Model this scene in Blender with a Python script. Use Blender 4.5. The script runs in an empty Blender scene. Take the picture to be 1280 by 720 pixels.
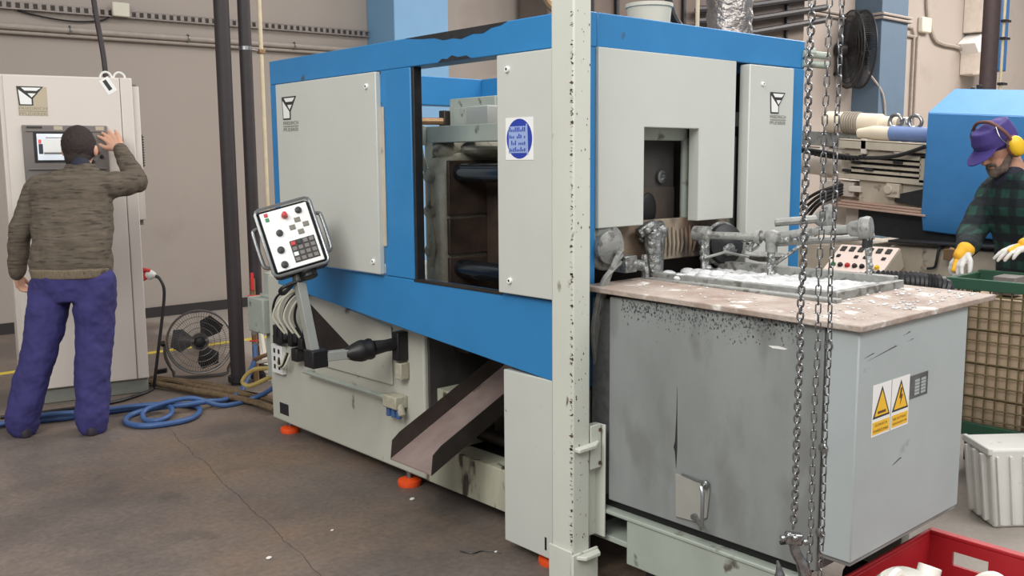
import bpy, bmesh, math, random
from mathutils import Vector, Matrix, Quaternion
random.seed(7)
R = math.radians
SC = bpy.context.scene
COL = SC.collection

# ------------------------------------------------------------------ camera
FPX = 1190.0
cam_d = bpy.data.cameras.new('camera'); cam = bpy.data.objects.new('camera', cam_d); COL.objects.link(cam)
cam_d.sensor_width = 36; cam_d.lens = 36 * FPX / 1280; cam_d.clip_start = .05; cam_d.clip_end = 200
_az, _p, _r = R(48.4), math.atan(160 / FPX), R(-0.42)
_fw = Vector((math.cos(_az) * math.cos(_p), math.sin(_az) * math.cos(_p), -math.sin(_p)))
_rt = Vector((math.sin(_az), -math.cos(_az), 0)); _up = _rt.cross(_fw)
_r2 = _rt * math.cos(_r) + _up * math.sin(_r); _u2 = _up * math.cos(_r) - _rt * math.sin(_r)
cam.matrix_world = Matrix(((_r2.x, _u2.x, -_fw.x, 0), (_r2.y, _u2.y, -_fw.y, 0), (_r2.z, _u2.z, -_fw.z, 1.53), (0, 0, 0, 1)))
SC.camera = cam

# ------------------------------------------------------------------ world, lights, exposure
w = bpy.data.worlds.new('world'); SC.world = w; w.use_nodes = True
w.node_tree.nodes['Background'].inputs[0].default_value = (.95, .97, 1, 1)
w.node_tree.nodes['Background'].inputs[1].default_value = .40
def area(name, loc, size, power, col=(1, .96, .92), target=None):
    d = bpy.data.lights.new(name, 'AREA'); d.shape = 'RECTANGLE'; d.size, d.size_y = size
    d.energy = power; d.color = col
    o = bpy.data.objects.new(name, d); COL.objects.link(o); o.location = loc
    if target: o.rotation_euler = (Vector(target) - Vector(loc)).to_track_quat('-Z', 'Y').to_euler()
    return o
area('hall_area_light', (3.6, -2.2, 5.2), (5, 2.0), 240, (1, .98, .96), (3.0, 2.0, .8))  # added key light aimed at the furnace-side face, not a known fixture
area('hall_area_light', (-3.0, 0.6, 4.8), (5, 2.0), 330, (1, .98, .95), (2.4, 3.0, .8))  # added side light to brighten the front door face
area('hall_area_light', (-1.0, 1.2, 6.0), (4, 1.2), 110, (1, .97, .94))
area('hall_area_light', (6.6, 3.2, 6.2), (5, 1.2), 260, (1, .95, .91))
area('hall_area_light', (15, 4.0, 7.0), (10, 2.5), 950, (1, .93, .89))
area('hall_area_light', (21, 5.0, 7.0), (8, 2.5), 800, (1, .93, .89))
SC.view_settings.view_transform = 'Standard'; SC.view_settings.look = 'None'
SC.view_settings.gamma = 1; SC.view_settings.use_curve_mapping = False
SC.view_settings.exposure = 0.0

# ------------------------------------------------------------------ materials
def lin(c):
    return tuple(((v / 255) / 12.92 if v / 255 <= .04045 else ((v / 255 + .055) / 1.055) ** 2.4) for v in c)
MATS = {}
def pm(name, rgb, rough=.5, metal=0., var=.12, scale=3., rgb2=None, spot=None, spot_scale=25., spot_amt=.0,
       bump=0., bscale=60., stretch=(1, 1, 1), emit=0, spec=.5):
    m = bpy.data.materials.new(name); m.use_nodes = True; nt = m.node_tree; N = nt.nodes; L = nt.links
    b = N['Principled BSDF']; b.inputs['Roughness'].default_value = rough; b.inputs['Metallic'].default_value = metal
    b.inputs['Specular IOR Level'].default_value = spec
    c = lin(rgb)
    tc = N.new('ShaderNodeTexCoord'); mp = N.new('ShaderNodeMapping'); mp.inputs['Scale'].default_value = stretch
    L.new(tc.outputs['Object'], mp.inputs[0])
    n = N.new('ShaderNodeTexNoise'); n.inputs['Scale'].default_value = scale; n.inputs['Detail'].default_value = 6
    n.inputs['Roughness'].default_value = .6
    L.new(mp.outputs[0], n.inputs['Vector'])
    r = N.new('ShaderNodeValToRGB'); r.color_ramp.elements[0].position = .3; r.color_ramp.elements[1].position = .7
    c2 = lin(rgb2) if rgb2 else tuple(min(1, v * (1 + var)) for v in c)
    c1 = c if rgb2 else tuple(v * (1 - var) for v in c)
    r.color_ramp.elements[0].color = (*c1, 1); r.color_ramp.elements[1].color = (*c2, 1)
    L.new(n.outputs[0], r.inputs[0]); out = r.outputs[0]
    if spot:
        s = N.new('ShaderNodeTexNoise'); s.inputs['Scale'].default_value = spot_scale; s.inputs['Detail'].default_value = 5
        L.new(mp.outputs[0], s.inputs['Vector'])
        sr = N.new('ShaderNodeValToRGB'); sr.color_ramp.elements[0].position = 1 - spot_amt - .04; sr.color_ramp.elements[1].position = 1 - spot_amt + .04
        L.new(s.outputs[0], sr.inputs[0])
        mx = N.new('ShaderNodeMixRGB'); L.new(sr.outputs[0], mx.inputs[0]); L.new(out, mx.inputs[1]); mx.inputs[2].default_value = (*lin(spot), 1)
        out = mx.outputs[0]
    L.new(out, b.inputs['Base Color'])
    if emit:
        L.new(out, b.inputs['Emission Color']); b.inputs['Emission Strength'].default_value = emit
    if bump:
        bn = N.new('ShaderNodeTexNoise'); bn.inputs['Scale'].default_value = bscale; bn.inputs['Detail'].default_value = 4
        L.new(mp.outputs[0], bn.inputs['Vector'])
        bp = N.new('ShaderNodeBump'); bp.inputs['Strength'].default_value = bump; bp.inputs['Distance'].default_value = .02
        L.new(bn.outputs[0], bp.inputs['Height']); L.new(bp.outputs[0], b.inputs['Normal'])
    MATS[name] = m; return m

pm('blue', (46, 125, 182), .42, var=.05, scale=6, spot=(70, 80, 90), spot_scale=9, spot_amt=.27)
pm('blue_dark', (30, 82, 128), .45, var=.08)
pm('soot', (38, 38, 40), .8, var=.3, scale=20)
pm('grey_panel', (196, 199, 192), .45, var=.03, scale=3, spot=(140, 138, 130), spot_scale=34, spot_amt=.235)
pm('grey_base', (187, 187, 175), .5, var=.06, scale=3, spot=(92, 88, 72), spot_scale=7, spot_amt=.3)
pm('sill', (172, 172, 152), .6, var=.15, scale=9, spot=(70, 62, 50), spot_scale=16, spot_amt=.38, stretch=(1, 1, .3))
pm('green_grey', (158, 166, 156), .55, var=.1, scale=6, spot=(90, 86, 74), spot_scale=12, spot_amt=.33)
pm('post_paint', (200, 203, 192), .5, var=.05, scale=4, spot=(100, 88, 70), spot_scale=26, spot_amt=.3, stretch=(1, 1, .4))
pm('rust', (96, 74, 54), .8, rgb2=(60, 50, 42), scale=30, bump=.3)
pm('tank', (133, 138, 136), .5, var=.16, scale=2.6, spot=(118, 121, 119), spot_scale=4, spot_amt=.44, stretch=(1, 1, .5), bump=.06, bscale=25)
pm('tank_end', (168, 177, 177), .5, var=.06, scale=3, spot=(110, 114, 116), spot_scale=6, spot_amt=.3)
pm('tank_soot', (88, 90, 90), .7, var=.3, scale=30)
pm('plate', (140, 118, 106), .7, rgb2=(178, 168, 158), scale=7, spot=(222, 218, 212), spot_scale=10, spot_amt=.36, bump=.3)
pm('dross', (235, 236, 236), .7, rgb2=(160, 163, 165), scale=10, bump=.9, bscale=18)
pm('silver', (176, 178, 176), .38, metal=.75, rgb2=(96, 98, 96), scale=30, bump=.6, bscale=45)
pm('pipe_grey', (144, 145, 141), .5, metal=.2, var=.2, scale=25, spot=(104, 103, 98), spot_scale=30, spot_amt=.4, bump=.2)
pm('steel', (150, 152, 152), .3, metal=.9, var=.1, scale=20)
pm('chain_steel', (172, 173, 174), .26, metal=.92, rgb2=(108, 108, 110), scale=60)
pm('chrome_bar', (92, 98, 106), .15, metal=.9, var=.15, scale=8)
pm('chute_steel', (196, 174, 166), .34, metal=.5, rgb2=(158, 138, 130), scale=5, spot=(70, 62, 60), spot_scale=6, spot_amt=.34)
pm('dark_steel', (62, 56, 52), .5, metal=.5, var=.3, scale=9)
pm('dark_metal', (42, 42, 44), .5, metal=.2, var=.25, scale=20)
pm('black_plastic', (26, 26, 28), .45, var=.2, scale=20)
pm('black', (14, 14, 15), .6, var=.2)
pm('die', (92, 74, 62), .5, metal=.25, rgb2=(58, 50, 46), scale=9, spot=(98, 82, 70), spot_scale=7, spot_amt=.3)
pm('casting', (188, 186, 166), .6, rgb2=(146, 138, 120), scale=9, spot=(104, 94, 82), spot_scale=11, spot_amt=.33, bump=.25)
pm('hatch_grey', (150, 150, 143), .5, var=.06, scale=8)
pm('arm_grey', (150, 152, 146), .5, var=.06, scale=8)
pm('recess_rust', (88, 74, 62), .8, rgb2=(62, 56, 52), scale=6, spot=(136, 104, 78), spot_scale=7, spot_amt=.4, stretch=(1, 1, .5))
pm('rusty', (124, 100, 80), .75, rgb2=(152, 142, 126), scale=9, spot=(92, 84, 78), spot_scale=8, spot_amt=.4, stretch=(1, 1, .35), bump=.2)
pm('inner_soot_and_shade', (74, 70, 66), .75, rgb2=(44, 43, 44), scale=5)  # sooty tone; on the chute bay liner it stands in for shade
pm('white_plate', (236, 237, 234), .4, var=.02)
pm('white_paint', (226, 226, 222), .5, var=.04)
pm('ink', (50, 50, 46), .6, var=.1)
pm('ink_soft', (128, 124, 112), .6, var=.1)
pm('beige_label', (186, 174, 150), .6, var=.03)
pm('sign_blue', (44, 66, 164), .4, var=.04)
pm('sign_pale', (150, 170, 214), .4, var=.04)
pm('sign_yellow', (240, 190, 40), .4, var=.04)
pm('sign_ink', (96, 62, 22), .5, var=.05)
pm('orange', (236, 84, 30), .5, var=.1, scale=20)
pm('red_plastic', (196, 50, 52), .45, var=.1)
pm('green_plastic', (40, 130, 80), .45, var=.1)
pm('yellow_plastic', (236, 190, 40), .4, var=.05)
pm('cabinet', (214, 206, 197), .45, var=.02, scale=2)
pm('cabinet_plinth', (132, 134, 126), .6, var=.1)
pm('bezel', (118, 112, 108), .5, var=.05)
pm('screen', (206, 216, 226), .3, rgb2=(228, 232, 236), scale=9, emit=.28)
pm('screen_dark', (58, 62, 68), .3, emit=.1)
pm('screen_red', (214, 96, 96), .3, emit=.2)
pm('dark_pipe', (50, 43, 44), .6, var=.12, scale=20)
pm('brown_pipe', (70, 56, 56), .6, var=.12, scale=20)
pm('cream_pipe', (204, 190, 160), .5, var=.08, scale=20)
pm('wall_conduit', (160, 150, 140), .55, var=.1, scale=12)
pm('tray_shade', (104, 98, 92), .6, var=.1, scale=12)
pm('tray', (140, 132, 126), .5, metal=.3, var=.15, scale=25)
pm('cream_box', (208, 204, 186), .5, var=.05)
pm('column_blue_shaded', (84, 104, 122), .6, var=.05, scale=2)  # same pillar blue, with the dimmer light painted into its colour
pm('column_blue', (122, 166, 202), .6, var=.05, scale=2)
pm('hood', (104, 92, 84), .7, var=.18, scale=2)
pm('foil', (178, 172, 168), .32, metal=.85, rgb2=(140, 134, 130), scale=12, bump=.9, bscale=22)
pm('fan_wire', (110, 106, 102), .4, metal=.6, var=.1)
pm('hose_blue', (62, 94, 144), .45, var=.1, scale=10)
pm('hose_yellow', (166, 146, 84), .6, var=.1, scale=10)
pm('burlap', (118, 98, 72), .95, rgb2=(88, 72, 52), scale=30, bump=.6, bscale=70)
pm('brass', (150, 120, 90), .4, metal=.6, var=.2, scale=20)
pm('skin', (208, 160, 134), .55, var=.06, scale=12)
pm('skin_fair', (196, 148, 124), .55, var=.08, scale=14)
pm('hair_brown', (58, 44, 40), .75, rgb2=(36, 28, 26), scale=60, bump=.5, bscale=160)
pm('beard', (124, 108, 96), .85, rgb2=(86, 76, 70), scale=60, bump=.5, bscale=160)
pm('sweater', (82, 74, 64), .95, rgb2=(110, 99, 85), scale=9, stretch=(1, 1, 8), spot=(70, 63, 54), spot_scale=12, spot_amt=.40, bump=.35, bscale=110)
pm('sweater_rib', (108, 98, 82), .95, rgb2=(138, 124, 104), scale=40, stretch=(4, 4, .4), bump=.4, bscale=90)
pm('trousers', (52, 49, 104), .85, var=.16, scale=6, bump=.25, bscale=16)
pm('shoe', (38, 32, 44), .6, var=.1)
pm('cap', (66, 53, 120), .8, var=.1, scale=12)
pm('cap_strap', (110, 72, 66), .7, var=.1)
pm('glove_yellow', (236, 176, 44), .7, var=.1, scale=20)
pm('glove_white', (206, 204, 198), .8, var=.08, scale=20)
pm('undershirt', (40, 42, 58), .85, var=.1)
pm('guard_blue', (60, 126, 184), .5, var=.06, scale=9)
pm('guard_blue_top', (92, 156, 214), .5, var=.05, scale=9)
pm('machine_beige', (186, 176, 158), .6, var=.1, scale=8, spot=(108, 98, 86), spot_scale=9, spot_amt=.33)
pm('machine_pale', (206, 196, 184), .6, var=.08, scale=8)
pm('motor_cream', (224, 212, 190), .55, var=.06)
pm('motor_ribs', (146, 138, 126), .6, var=.1)
pm('blue_tube', (112, 134, 180), .5, var=.08, scale=9)
pm('rail_pink', (188, 160, 144), .45, metal=.3, var=.1, scale=20, stretch=(1, .2, 1))
pm('console', (238, 218, 206), .5, var=.03)
pm('cage_green', (40, 78, 58), .55, var=.12, scale=9)
pm('cage_wire', (104, 92, 62), .6, metal=.3, var=.2, scale=20)
pm('cardboard', (182, 160, 134), .85, var=.1, scale=7)
pm('white_wood', (216, 216, 210), .6, var=.06, scale=5, spot=(150, 148, 140), spot_scale=11, spot_amt=.33)
pm('crate_red', (168, 34, 42), .45, var=.1, scale=5)
pm('jug', (232, 230, 220), .35, var=.02)
pm('oil_rag', (150, 120, 50), .8, var=.3, scale=20)
pm('white_crumb', (222, 220, 214), .8, var=.05)
pm('yellow_line', (214, 190, 70), .7, var=.15, scale=8)
pm('baseboard', (46, 42, 42), .7, var=.1)

def wall_material():
    m = pm('wall', (163, 153, 144), .75, var=.04, scale=.5, spot=(155, 145, 136), spot_scale=.8, spot_amt=.36, bump=.05, bscale=30)
    return m
wall_material()

def floor_material():
    m = bpy.data.materials.new('concrete'); m.use_nodes = True; nt = m.node_tree; N = nt.nodes; L = nt.links
    b = N['Principled BSDF']; tc = N.new('ShaderNodeTexCoord')
    def noise(scale, det=8, rough=.6):
        n = N.new('ShaderNodeTexNoise'); n.inputs['Scale'].default_value = scale; n.inputs['Detail'].default_value = det
        n.inputs['Roughness'].default_value = rough; L.new(tc.outputs['Object'], n.inputs['Vector']); return n.outputs[0]
    def ramp(src, stops):
        r = N.new('ShaderNodeValToRGB'); e = r.color_ramp.elements
        while len(e) < len(stops): e.new(.5)
        for i, (p, c) in enumerate(stops): e[i].position = p; e[i].color = (*c, 1)
        L.new(src, r.inputs[0]); return r.outputs[0]
    def mix(f, a, bb, mode='MIX'):
        x = N.new('ShaderNodeMixRGB'); x.blend_type = mode
        (L.new(f, x.inputs[0]) if not isinstance(f, float) else setattr(x.inputs[0], 'default_value', f))
        L.new(a, x.inputs[1]); L.new(bb, x.inputs[2]); return x.outputs[0]
    base = ramp(noise(1.1), [(.3, lin((94, 86, 80))), (.5, lin((112, 102, 95))), (.72, lin((136, 121, 109)))])
    warm = ramp(noise(.7, 5), [(.5, (0, 0, 0)), (.68, (1, 1, 1))])
    wc = N.new('ShaderNodeRGB'); wc.outputs[0].default_value = (*lin((134, 113, 95)), 1)
    base = mix(warm, base, wc.outputs[0])
    dk = ramp(noise(1.7, 6), [(.58, (0, 0, 0)), (.74, (.8, .8, .8))])
    dc = N.new('ShaderNodeRGB'); dc.outputs[0].default_value = (*lin((76, 72, 70)), 1)
    base = mix(dk, base, dc.outputs[0])
    fine = ramp(noise(38, 4), [(.3, (.86, .86, .86)), (.7, (1.08, 1.08, 1.08))])
    base = mix(1.0, base, fine, 'MULTIPLY')
    # floor colour turns paler east of the furnace, along a noisy edge
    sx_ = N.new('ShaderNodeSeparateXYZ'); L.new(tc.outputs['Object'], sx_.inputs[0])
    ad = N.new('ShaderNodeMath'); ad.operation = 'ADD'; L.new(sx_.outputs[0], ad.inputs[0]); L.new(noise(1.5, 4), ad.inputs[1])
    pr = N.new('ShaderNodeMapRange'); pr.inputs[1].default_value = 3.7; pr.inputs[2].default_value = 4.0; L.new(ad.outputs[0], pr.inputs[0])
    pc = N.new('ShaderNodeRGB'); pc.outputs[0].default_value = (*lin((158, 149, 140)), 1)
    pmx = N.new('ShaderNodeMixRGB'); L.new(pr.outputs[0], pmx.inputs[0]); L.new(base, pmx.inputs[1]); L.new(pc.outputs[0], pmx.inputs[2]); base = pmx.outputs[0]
    base = mix(.6, base, fine, 'MULTIPLY')
    # worn slab joint: a thin dark line crossing the floor
    sp = N.new('ShaderNodeSeparateXYZ'); L.new(tc.outputs['Object'], sp.inputs[0])
    def math_(op, a, bval):
        x = N.new('ShaderNodeMath'); x.operation = op
        for i, v in enumerate((a, bval)):
            (L.new(v, x.inputs[i]) if not isinstance(v, (int, float)) else setattr(x.inputs[i], 'default_value', v))
        return x.outputs[0]
    lx = math_('ADD', math_('MULTIPLY', sp.outputs[1], .153), 1.245)      # x = 1.245 + .153 y
    wob = math_('MULTIPLY', math_('SUBTRACT', noise(3, 3), .5), .09)
    d = math_('ABSOLUTE', math_('SUBTRACT', math_('SUBTRACT', sp.outputs[0], lx), wob), 0.)
    line = math_('LESS_THAN', d, .0025)
    cc = N.new('ShaderNodeRGB'); cc.outputs[0].default_value = (*lin((84, 76, 72)), 1)
    base = mix(line, base, cc.outputs[0])
    L.new(base, b.inputs['Base Color'])
    rr = ramp(noise(2.2, 5), [(.35, (.42,) * 3), (.7, (.72,) * 3)]); L.new(rr, b.inputs['Roughness'])
    bp = N.new('ShaderNodeBump'); bp.inputs['Strength'].default_value = .12; bp.inputs['Distance'].default_value = .01
    L.new(noise(60, 3), bp.inputs['Height']); L.new(bp.outputs[0], b.inputs['Normal'])
    MATS['concrete'] = m
floor_material()

def plaid_material():
    m = bpy.data.materials.new('plaid'); m.use_nodes = True; nt = m.node_tree; N = nt.nodes; L = nt.links
    b = N['Principled BSDF']; b.inputs['Roughness'].default_value = .95
    tc = N.new('ShaderNodeTexCoord')
    def wave(axis):
        x = N.new('ShaderNodeTexWave'); x.bands_direction = axis; x.inputs['Scale'].default_value = 3.4; x.inputs['Distortion'].default_value = .4
        L.new(tc.outputs['Object'], x.inputs['Vector'])
        r = N.new('ShaderNodeValToRGB'); r.color_ramp.elements[0].position = .45; r.color_ramp.elements[1].position = .6
        L.new(x.outputs[0], r.inputs[0]); return r.outputs[0]
    a, c = wave('Z'), wave('Y')
    def mixc(f, p, q):
        x = N.new('ShaderNodeMixRGB'); L.new(f, x.inputs[0])
        for i, v in ((1, p), (2, q)):
            (L.new(v, x.inputs[i]) if not isinstance(v, tuple) else setattr(x.inputs[i], 'default_value', (*v, 1)))
        return x.outputs[0]
    g1 = mixc(a, lin((26, 34, 36)), lin((32, 68, 58))); g2 = mixc(a, lin((22, 28, 34)), lin((26, 44, 42)))
    L.new(mixc(c, g1, g2), b.inputs['Base Color'])
    MATS['plaid'] = m
plaid_material()

# ------------------------------------------------------------------ mesh helpers
class MB:
    def __init__(s, M=None): s.v = []; s.f = []; s.M = M
    def add(s, vs, fs):
        k = len(s.v)
        for p in vs:
            p = Vector(p); s.v.append(s.M @ p if s.M else p)
        s.f += [[i + k for i in f] for f in fs]; return s
    def box(s, x0, x1, y0, y1, z0, z1):
        return s.add([(x0, y0, z0), (x1, y0, z0), (x1, y1, z0), (x0, y1, z0), (x0, y0, z1), (x1, y0, z1), (x1, y1, z1), (x0, y1, z1)],
                     [(0, 3, 2, 1), (4, 5, 6, 7), (0, 1, 5, 4), (1, 2, 6, 5), (2, 3, 7, 6), (3, 0, 4, 7)])
    def bar(s, a, b, wd, ht, up=(0, 0, 1)):          # rectangular bar from a to b
        a, b = Vector(a), Vector(b); d = (b - a).normalized(); up = Vector(up)
        x = d.cross(up).normalized() * (wd / 2); z = x.cross(d).normalized() * (ht / 2)
        vs = [p + q for p in (a, b) for q in (-x - z, x - z, x + z, -x + z)]
        return s.add(vs, [(0, 1, 2, 3), (7, 6, 5, 4), (0, 4, 5, 1), (1, 5, 6, 2), (2, 6, 7, 3), (3, 7, 4, 0)])
    def prism(s, pts, off):
        n = len(pts); off = Vector(off); pts = [Vector(p) for p in pts]
        vs = pts + [p + off for p in pts]
        return s.add(vs, [list(range(n))[::-1], list(range(n, 2 * n))] + [(i, (i + 1) % n, n + (i + 1) % n, n + i) for i in range(n)])
    def cyl(s, a, b, r0, r1=None, n=16):
        return s.tube([a, b], r0 if r1 is None else [r0, r1], n)
    def tube(s, pts, r, n=8, closed=False, flat=1.0):
        pts = [Vector(p) for p in pts]; m = len(pts)
        rs = r if isinstance(r, (list, tuple)) else [r] * m
        T = []
        for i in range(m):
            if closed: t = pts[(i + 1) % m] - pts[i - 1]
            else: t = pts[min(i + 1, m - 1)] - pts[max(i - 1, 0)]
            T.append(t.normalized())
        ref = Vector((0, 0, 1)) if abs(T[0].z) < .9 else Vector((1, 0, 0))
        u = T[0].cross(ref).normalized(); vs = []
        for i in range(m):
            if i: u = (u - T[i] * u.dot(T[i])).normalized()
            v = T[i].cross(u)
            for k in range(n):
                a = 2 * math.pi * k / n
                vs.append(pts[i] + (u * math.cos(a) + v * math.sin(a) * flat) * rs[i])
        fs = []
        for i in range(m if closed else m - 1):
            j = (i + 1) % m
            for k in range(n):
                k2 = (k + 1) % n
                fs.append((i * n + k, j * n + k, j * n + k2, i * n + k2)[::-1])
        if not closed: fs += [list(range(n)), [(m - 1) * n + k for k in range(n)][::-1]]
        return s.add(vs, fs)
    def lathe(s, prof, o, axis=(0, 0, 1), n=24):       # prof: (radius, height)
        o = Vector(o); q = Vector((0, 0, 1)).rotation_difference(Vector(axis).normalized())
        vs = []; fs = []; m = len(prof)
        for r, h in prof:
            for k in range(n):
                a = 2 * math.pi * k / n; vs.append(o + q @ Vector((r * math.cos(a), r * math.sin(a), h)))
        for i in range(m - 1):
            for k in range(n):
                k2 = (k + 1) % n; fs.append((i * n + k, i * n + k2, (i + 1) * n + k2, (i + 1) * n + k))
        fs += [list(range(n))[::-1], [(m - 1) * n + k for k in range(n)]]
        return s.add(vs, fs)
    def ball(s, c, r, n=14, m=9, rot=None):
        c = Vector(c); r = Vector(r) if not isinstance(r, (int, float)) else Vector((r, r, r))
        vs = []; fs = []
        for i in range(m + 1):
            t = math.pi * i / m
            for k in range(n):
                a = 2 * math.pi * k / n
                p = Vector((math.sin(t) * math.cos(a) * r.x, math.sin(t) * math.sin(a) * r.y, math.cos(t) * r.z))
                vs.append(c + (rot @ p if rot else p))
        for i in range(m):
            for k in range(n):
                k2 = (k + 1) % n; fs.append((i * n + k, (i + 1) * n + k, (i + 1) * n + k2, i * n + k2))
        return s.add(vs, fs)
    def torus(s, c, axis, r, wr, n=28, k=6):
        q = Vector((0, 0, 1)).rotation_difference(Vector(axis).normalized()); c = Vector(c)
        return s.tube([c + q @ Vector((r * math.cos(2 * math.pi * i / n), r * math.sin(2 * math.pi * i / n), 0)) for i in range(n)], wr, k, True)
    def mesh(s, name, org):
        me = bpy.data.meshes.new(name); me.from_pydata([tuple(p - org) for p in s.v], [], s.f)
        bm = bmesh.new(); bm.from_mesh(me); bmesh.ops.remove_doubles(bm, verts=bm.verts, dist=1e-6)
        bmesh.ops.recalc_face_normals(bm, faces=bm.faces); bm.to_mesh(me); bm.free(); return me
    def build(s, name, mat, parent=None, bevel=0, smooth=True, org=None):
        root = parent
        while root is not None and root.parent is not None: root = root.parent
        if root is not None: o_ = Vector(root.location)
        elif org is not None: o_ = Vector(org)
        else:
            xs = [p.x for p in s.v]; ys = [p.y for p in s.v]; zs = [p.z for p in s.v]
            o_ = Vector(((min(xs) + max(xs)) / 2, (min(ys) + max(ys)) / 2, min(zs)))
        me = s.mesh(name, o_); me.materials.append(MATS[mat])
        if smooth:
            me.shade_smooth()
            me.set_sharp_from_angle(angle=R(38))
        o = bpy.data.objects.new(name, me); COL.objects.link(o)
        if parent is not None: o.parent = parent
        else: o.location = o_
        if bevel:
            b = o.modifiers.new('bevel', 'BEVEL'); b.width = bevel; b.segments = 2; b.limit_method = 'ANGLE'; b.angle_limit = R(50)
        return o
def tag(o, label=None, cat=None, group=None, kind=None):
    if label: o['label'] = label
    if cat: o['category'] = cat
    if group: o['group'] = group
    if kind: o['kind'] = kind
    return o
def thing(name, loc, label, cat, group=None):
    o = bpy.data.objects.new(name, None); COL.objects.link(o); o.location = loc; o.empty_display_size = .1
    return tag(o, label, cat, group)
def curve_pts(pts, per=6, closed=False):                 # Catmull-Rom through the points
    P = [Vector(p) for p in pts]; out = []; n = len(P)
    for i in range(n - (0 if closed else 1)):
        if closed: a, b, c, d = P[i - 1], P[i], P[(i + 1) % n], P[(i + 2) % n]
        else: a, b, c, d = P[max(i - 1, 0)], P[i], P[i + 1], P[min(i + 2, n - 1)]
        for k in range(per):
            t = k / per
            out.append(.5 * ((2 * b) + (c - a) * t + (2 * a - 5 * b + 4 * c - d) * t * t + (3 * b - a - 3 * c + d) * t ** 3))
    if not closed: out.append(P[-1])
    return out
def frame(o, ux, uz):                                    # local x -> ux, local y -> uz, local z -> outward normal
    ux = Vector(ux).normalized(); uz = Vector(uz).normalized(); n = ux.cross(uz)
    return Matrix(((ux.x, uz.x, n.x, o[0]), (ux.y, uz.y, n.y, o[1]), (ux.z, uz.z, n.z, o[2]), (0, 0, 0, 1)))
def lettering(body, M, width, height, mat, parent, name='lettering', z=.0012):
    c = bpy.data.curves.new(name, 'FONT'); c.body = body; c.size = 1; c.extrude = .0
    c.resolution_u = 2
    t = bpy.data.objects.new(name, c); COL.objects.link(t)
    dg = bpy.context.evaluated_depsgraph_get(); dg.update()
    me = bpy.data.meshes.new_from_object(t.evaluated_get(dg))
    bpy.data.objects.remove(t); bpy.data.curves.remove(c)
    xs = [v.co.x for v in me.vertices]; ys = [v.co.y for v in me.vertices]
    x0, x1, y0, y1 = min(xs), max(xs), min(ys), max(ys)
    root = parent
    while root.parent is not None: root = root.parent
    for v in me.vertices:
        v.co = (M @ Vector(((v.co.x - x0) / (x1 - x0) * width, (v.co.y - y0) / (y1 - y0) * height, z))) - Vector(root.location)
    me.materials.clear(); me.materials.append(MATS[mat])
    o = bpy.data.objects.new(name, me); COL.objects.link(o); o.parent = parent; return o
def tr(M, x, y, z=0): return M @ Matrix.Translation((x, y, z))
def logo(parent, M, w, bg=False):                        # M: lower left corner frame; drawn on a 180 x 200 grid
    k = w / 180
    def poly(pts, z, mat, name):
        return MB(M).prism([(x * k, y * k, z) for x, y in pts], (0, 0, .0006)).build(name, mat, parent, smooth=False)
    if bg: poly([(0, 0), (186, 0), (186, 200), (0, 200)], .0004, 'beige_label', 'label_plate')
    e = poly([(-4, 202), (166, 202), (96, 118), (96, 70), (6, 70)], .0012, 'ink', 'emblem')
    for pts in ([(24, 194), (150, 194), (122, 172), (46, 172)], [(64, 154), (116, 154), (88, 126)], [(6, 180), (86, 114), (86, 78), (14, 78)]):
        MB(M).prism([(x * k, y * k, .002) for x, y in pts], (0, 0, .0006)).build('emblem_field', 'white_plate', e, smooth=False)
    lettering('FRIEDRICH', tr(M, 4 * k, 40 * k), 176 * k, 20 * k, 'ink_soft', parent)
    MB(M).box(4 * k, 180 * k, 29 * k, 33 * k, .001, .0016).build('lettering_rule', 'ink_soft', parent, smooth=False)
    lettering('PFUDERER', tr(M, 4 * k, 2 * k), 176 * k, 20 * k, 'ink_soft', parent)

# ------------------------------------------------------------------ setting
WY = 9.4
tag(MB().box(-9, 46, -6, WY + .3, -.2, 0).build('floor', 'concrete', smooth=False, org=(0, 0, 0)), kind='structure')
tag(MB().box(-9, 46, WY, WY + .25, 0, 7.5).build('wall_back', 'wall', smooth=False), kind='structure')
tag(MB().box(-9, 46, WY - .025, WY, 0, .1).build('baseboard_back', 'baseboard', smooth=False), kind='structure')
tag(MB().box(-9, 46, 7.58, 7.66, 0, .003).build('trim_1', 'yellow_line', smooth=False), 'faded yellow safety line painted along the floor', kind='structure')
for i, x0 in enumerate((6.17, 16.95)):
    tag(MB().box(x0, x0 + (.75 if i == 0 else 1.0), 8.86, WY, 0, 7.5).build('trim_%d' % (i + 2), ('column_blue', 'column_blue_shaded')[i], bevel=.01),
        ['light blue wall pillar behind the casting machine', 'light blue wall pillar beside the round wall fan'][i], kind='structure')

# ------------------------------------------------------------------ die casting machine
XA, YB, X1, Y1 = 2.35, 2.31, 3.76, 4.48          # front plane, furnace-side plane, far planes
mac = thing('die_casting_machine', (3.05, 3.5, 0), 'large die casting machine with bright blue frame and light grey panels', 'machine')
def part(name, mat, f, parent=mac, bevel=.004, smooth=True):
    b = MB(); f(b); return b.build(name, mat, parent, bevel, smooth)
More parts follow.
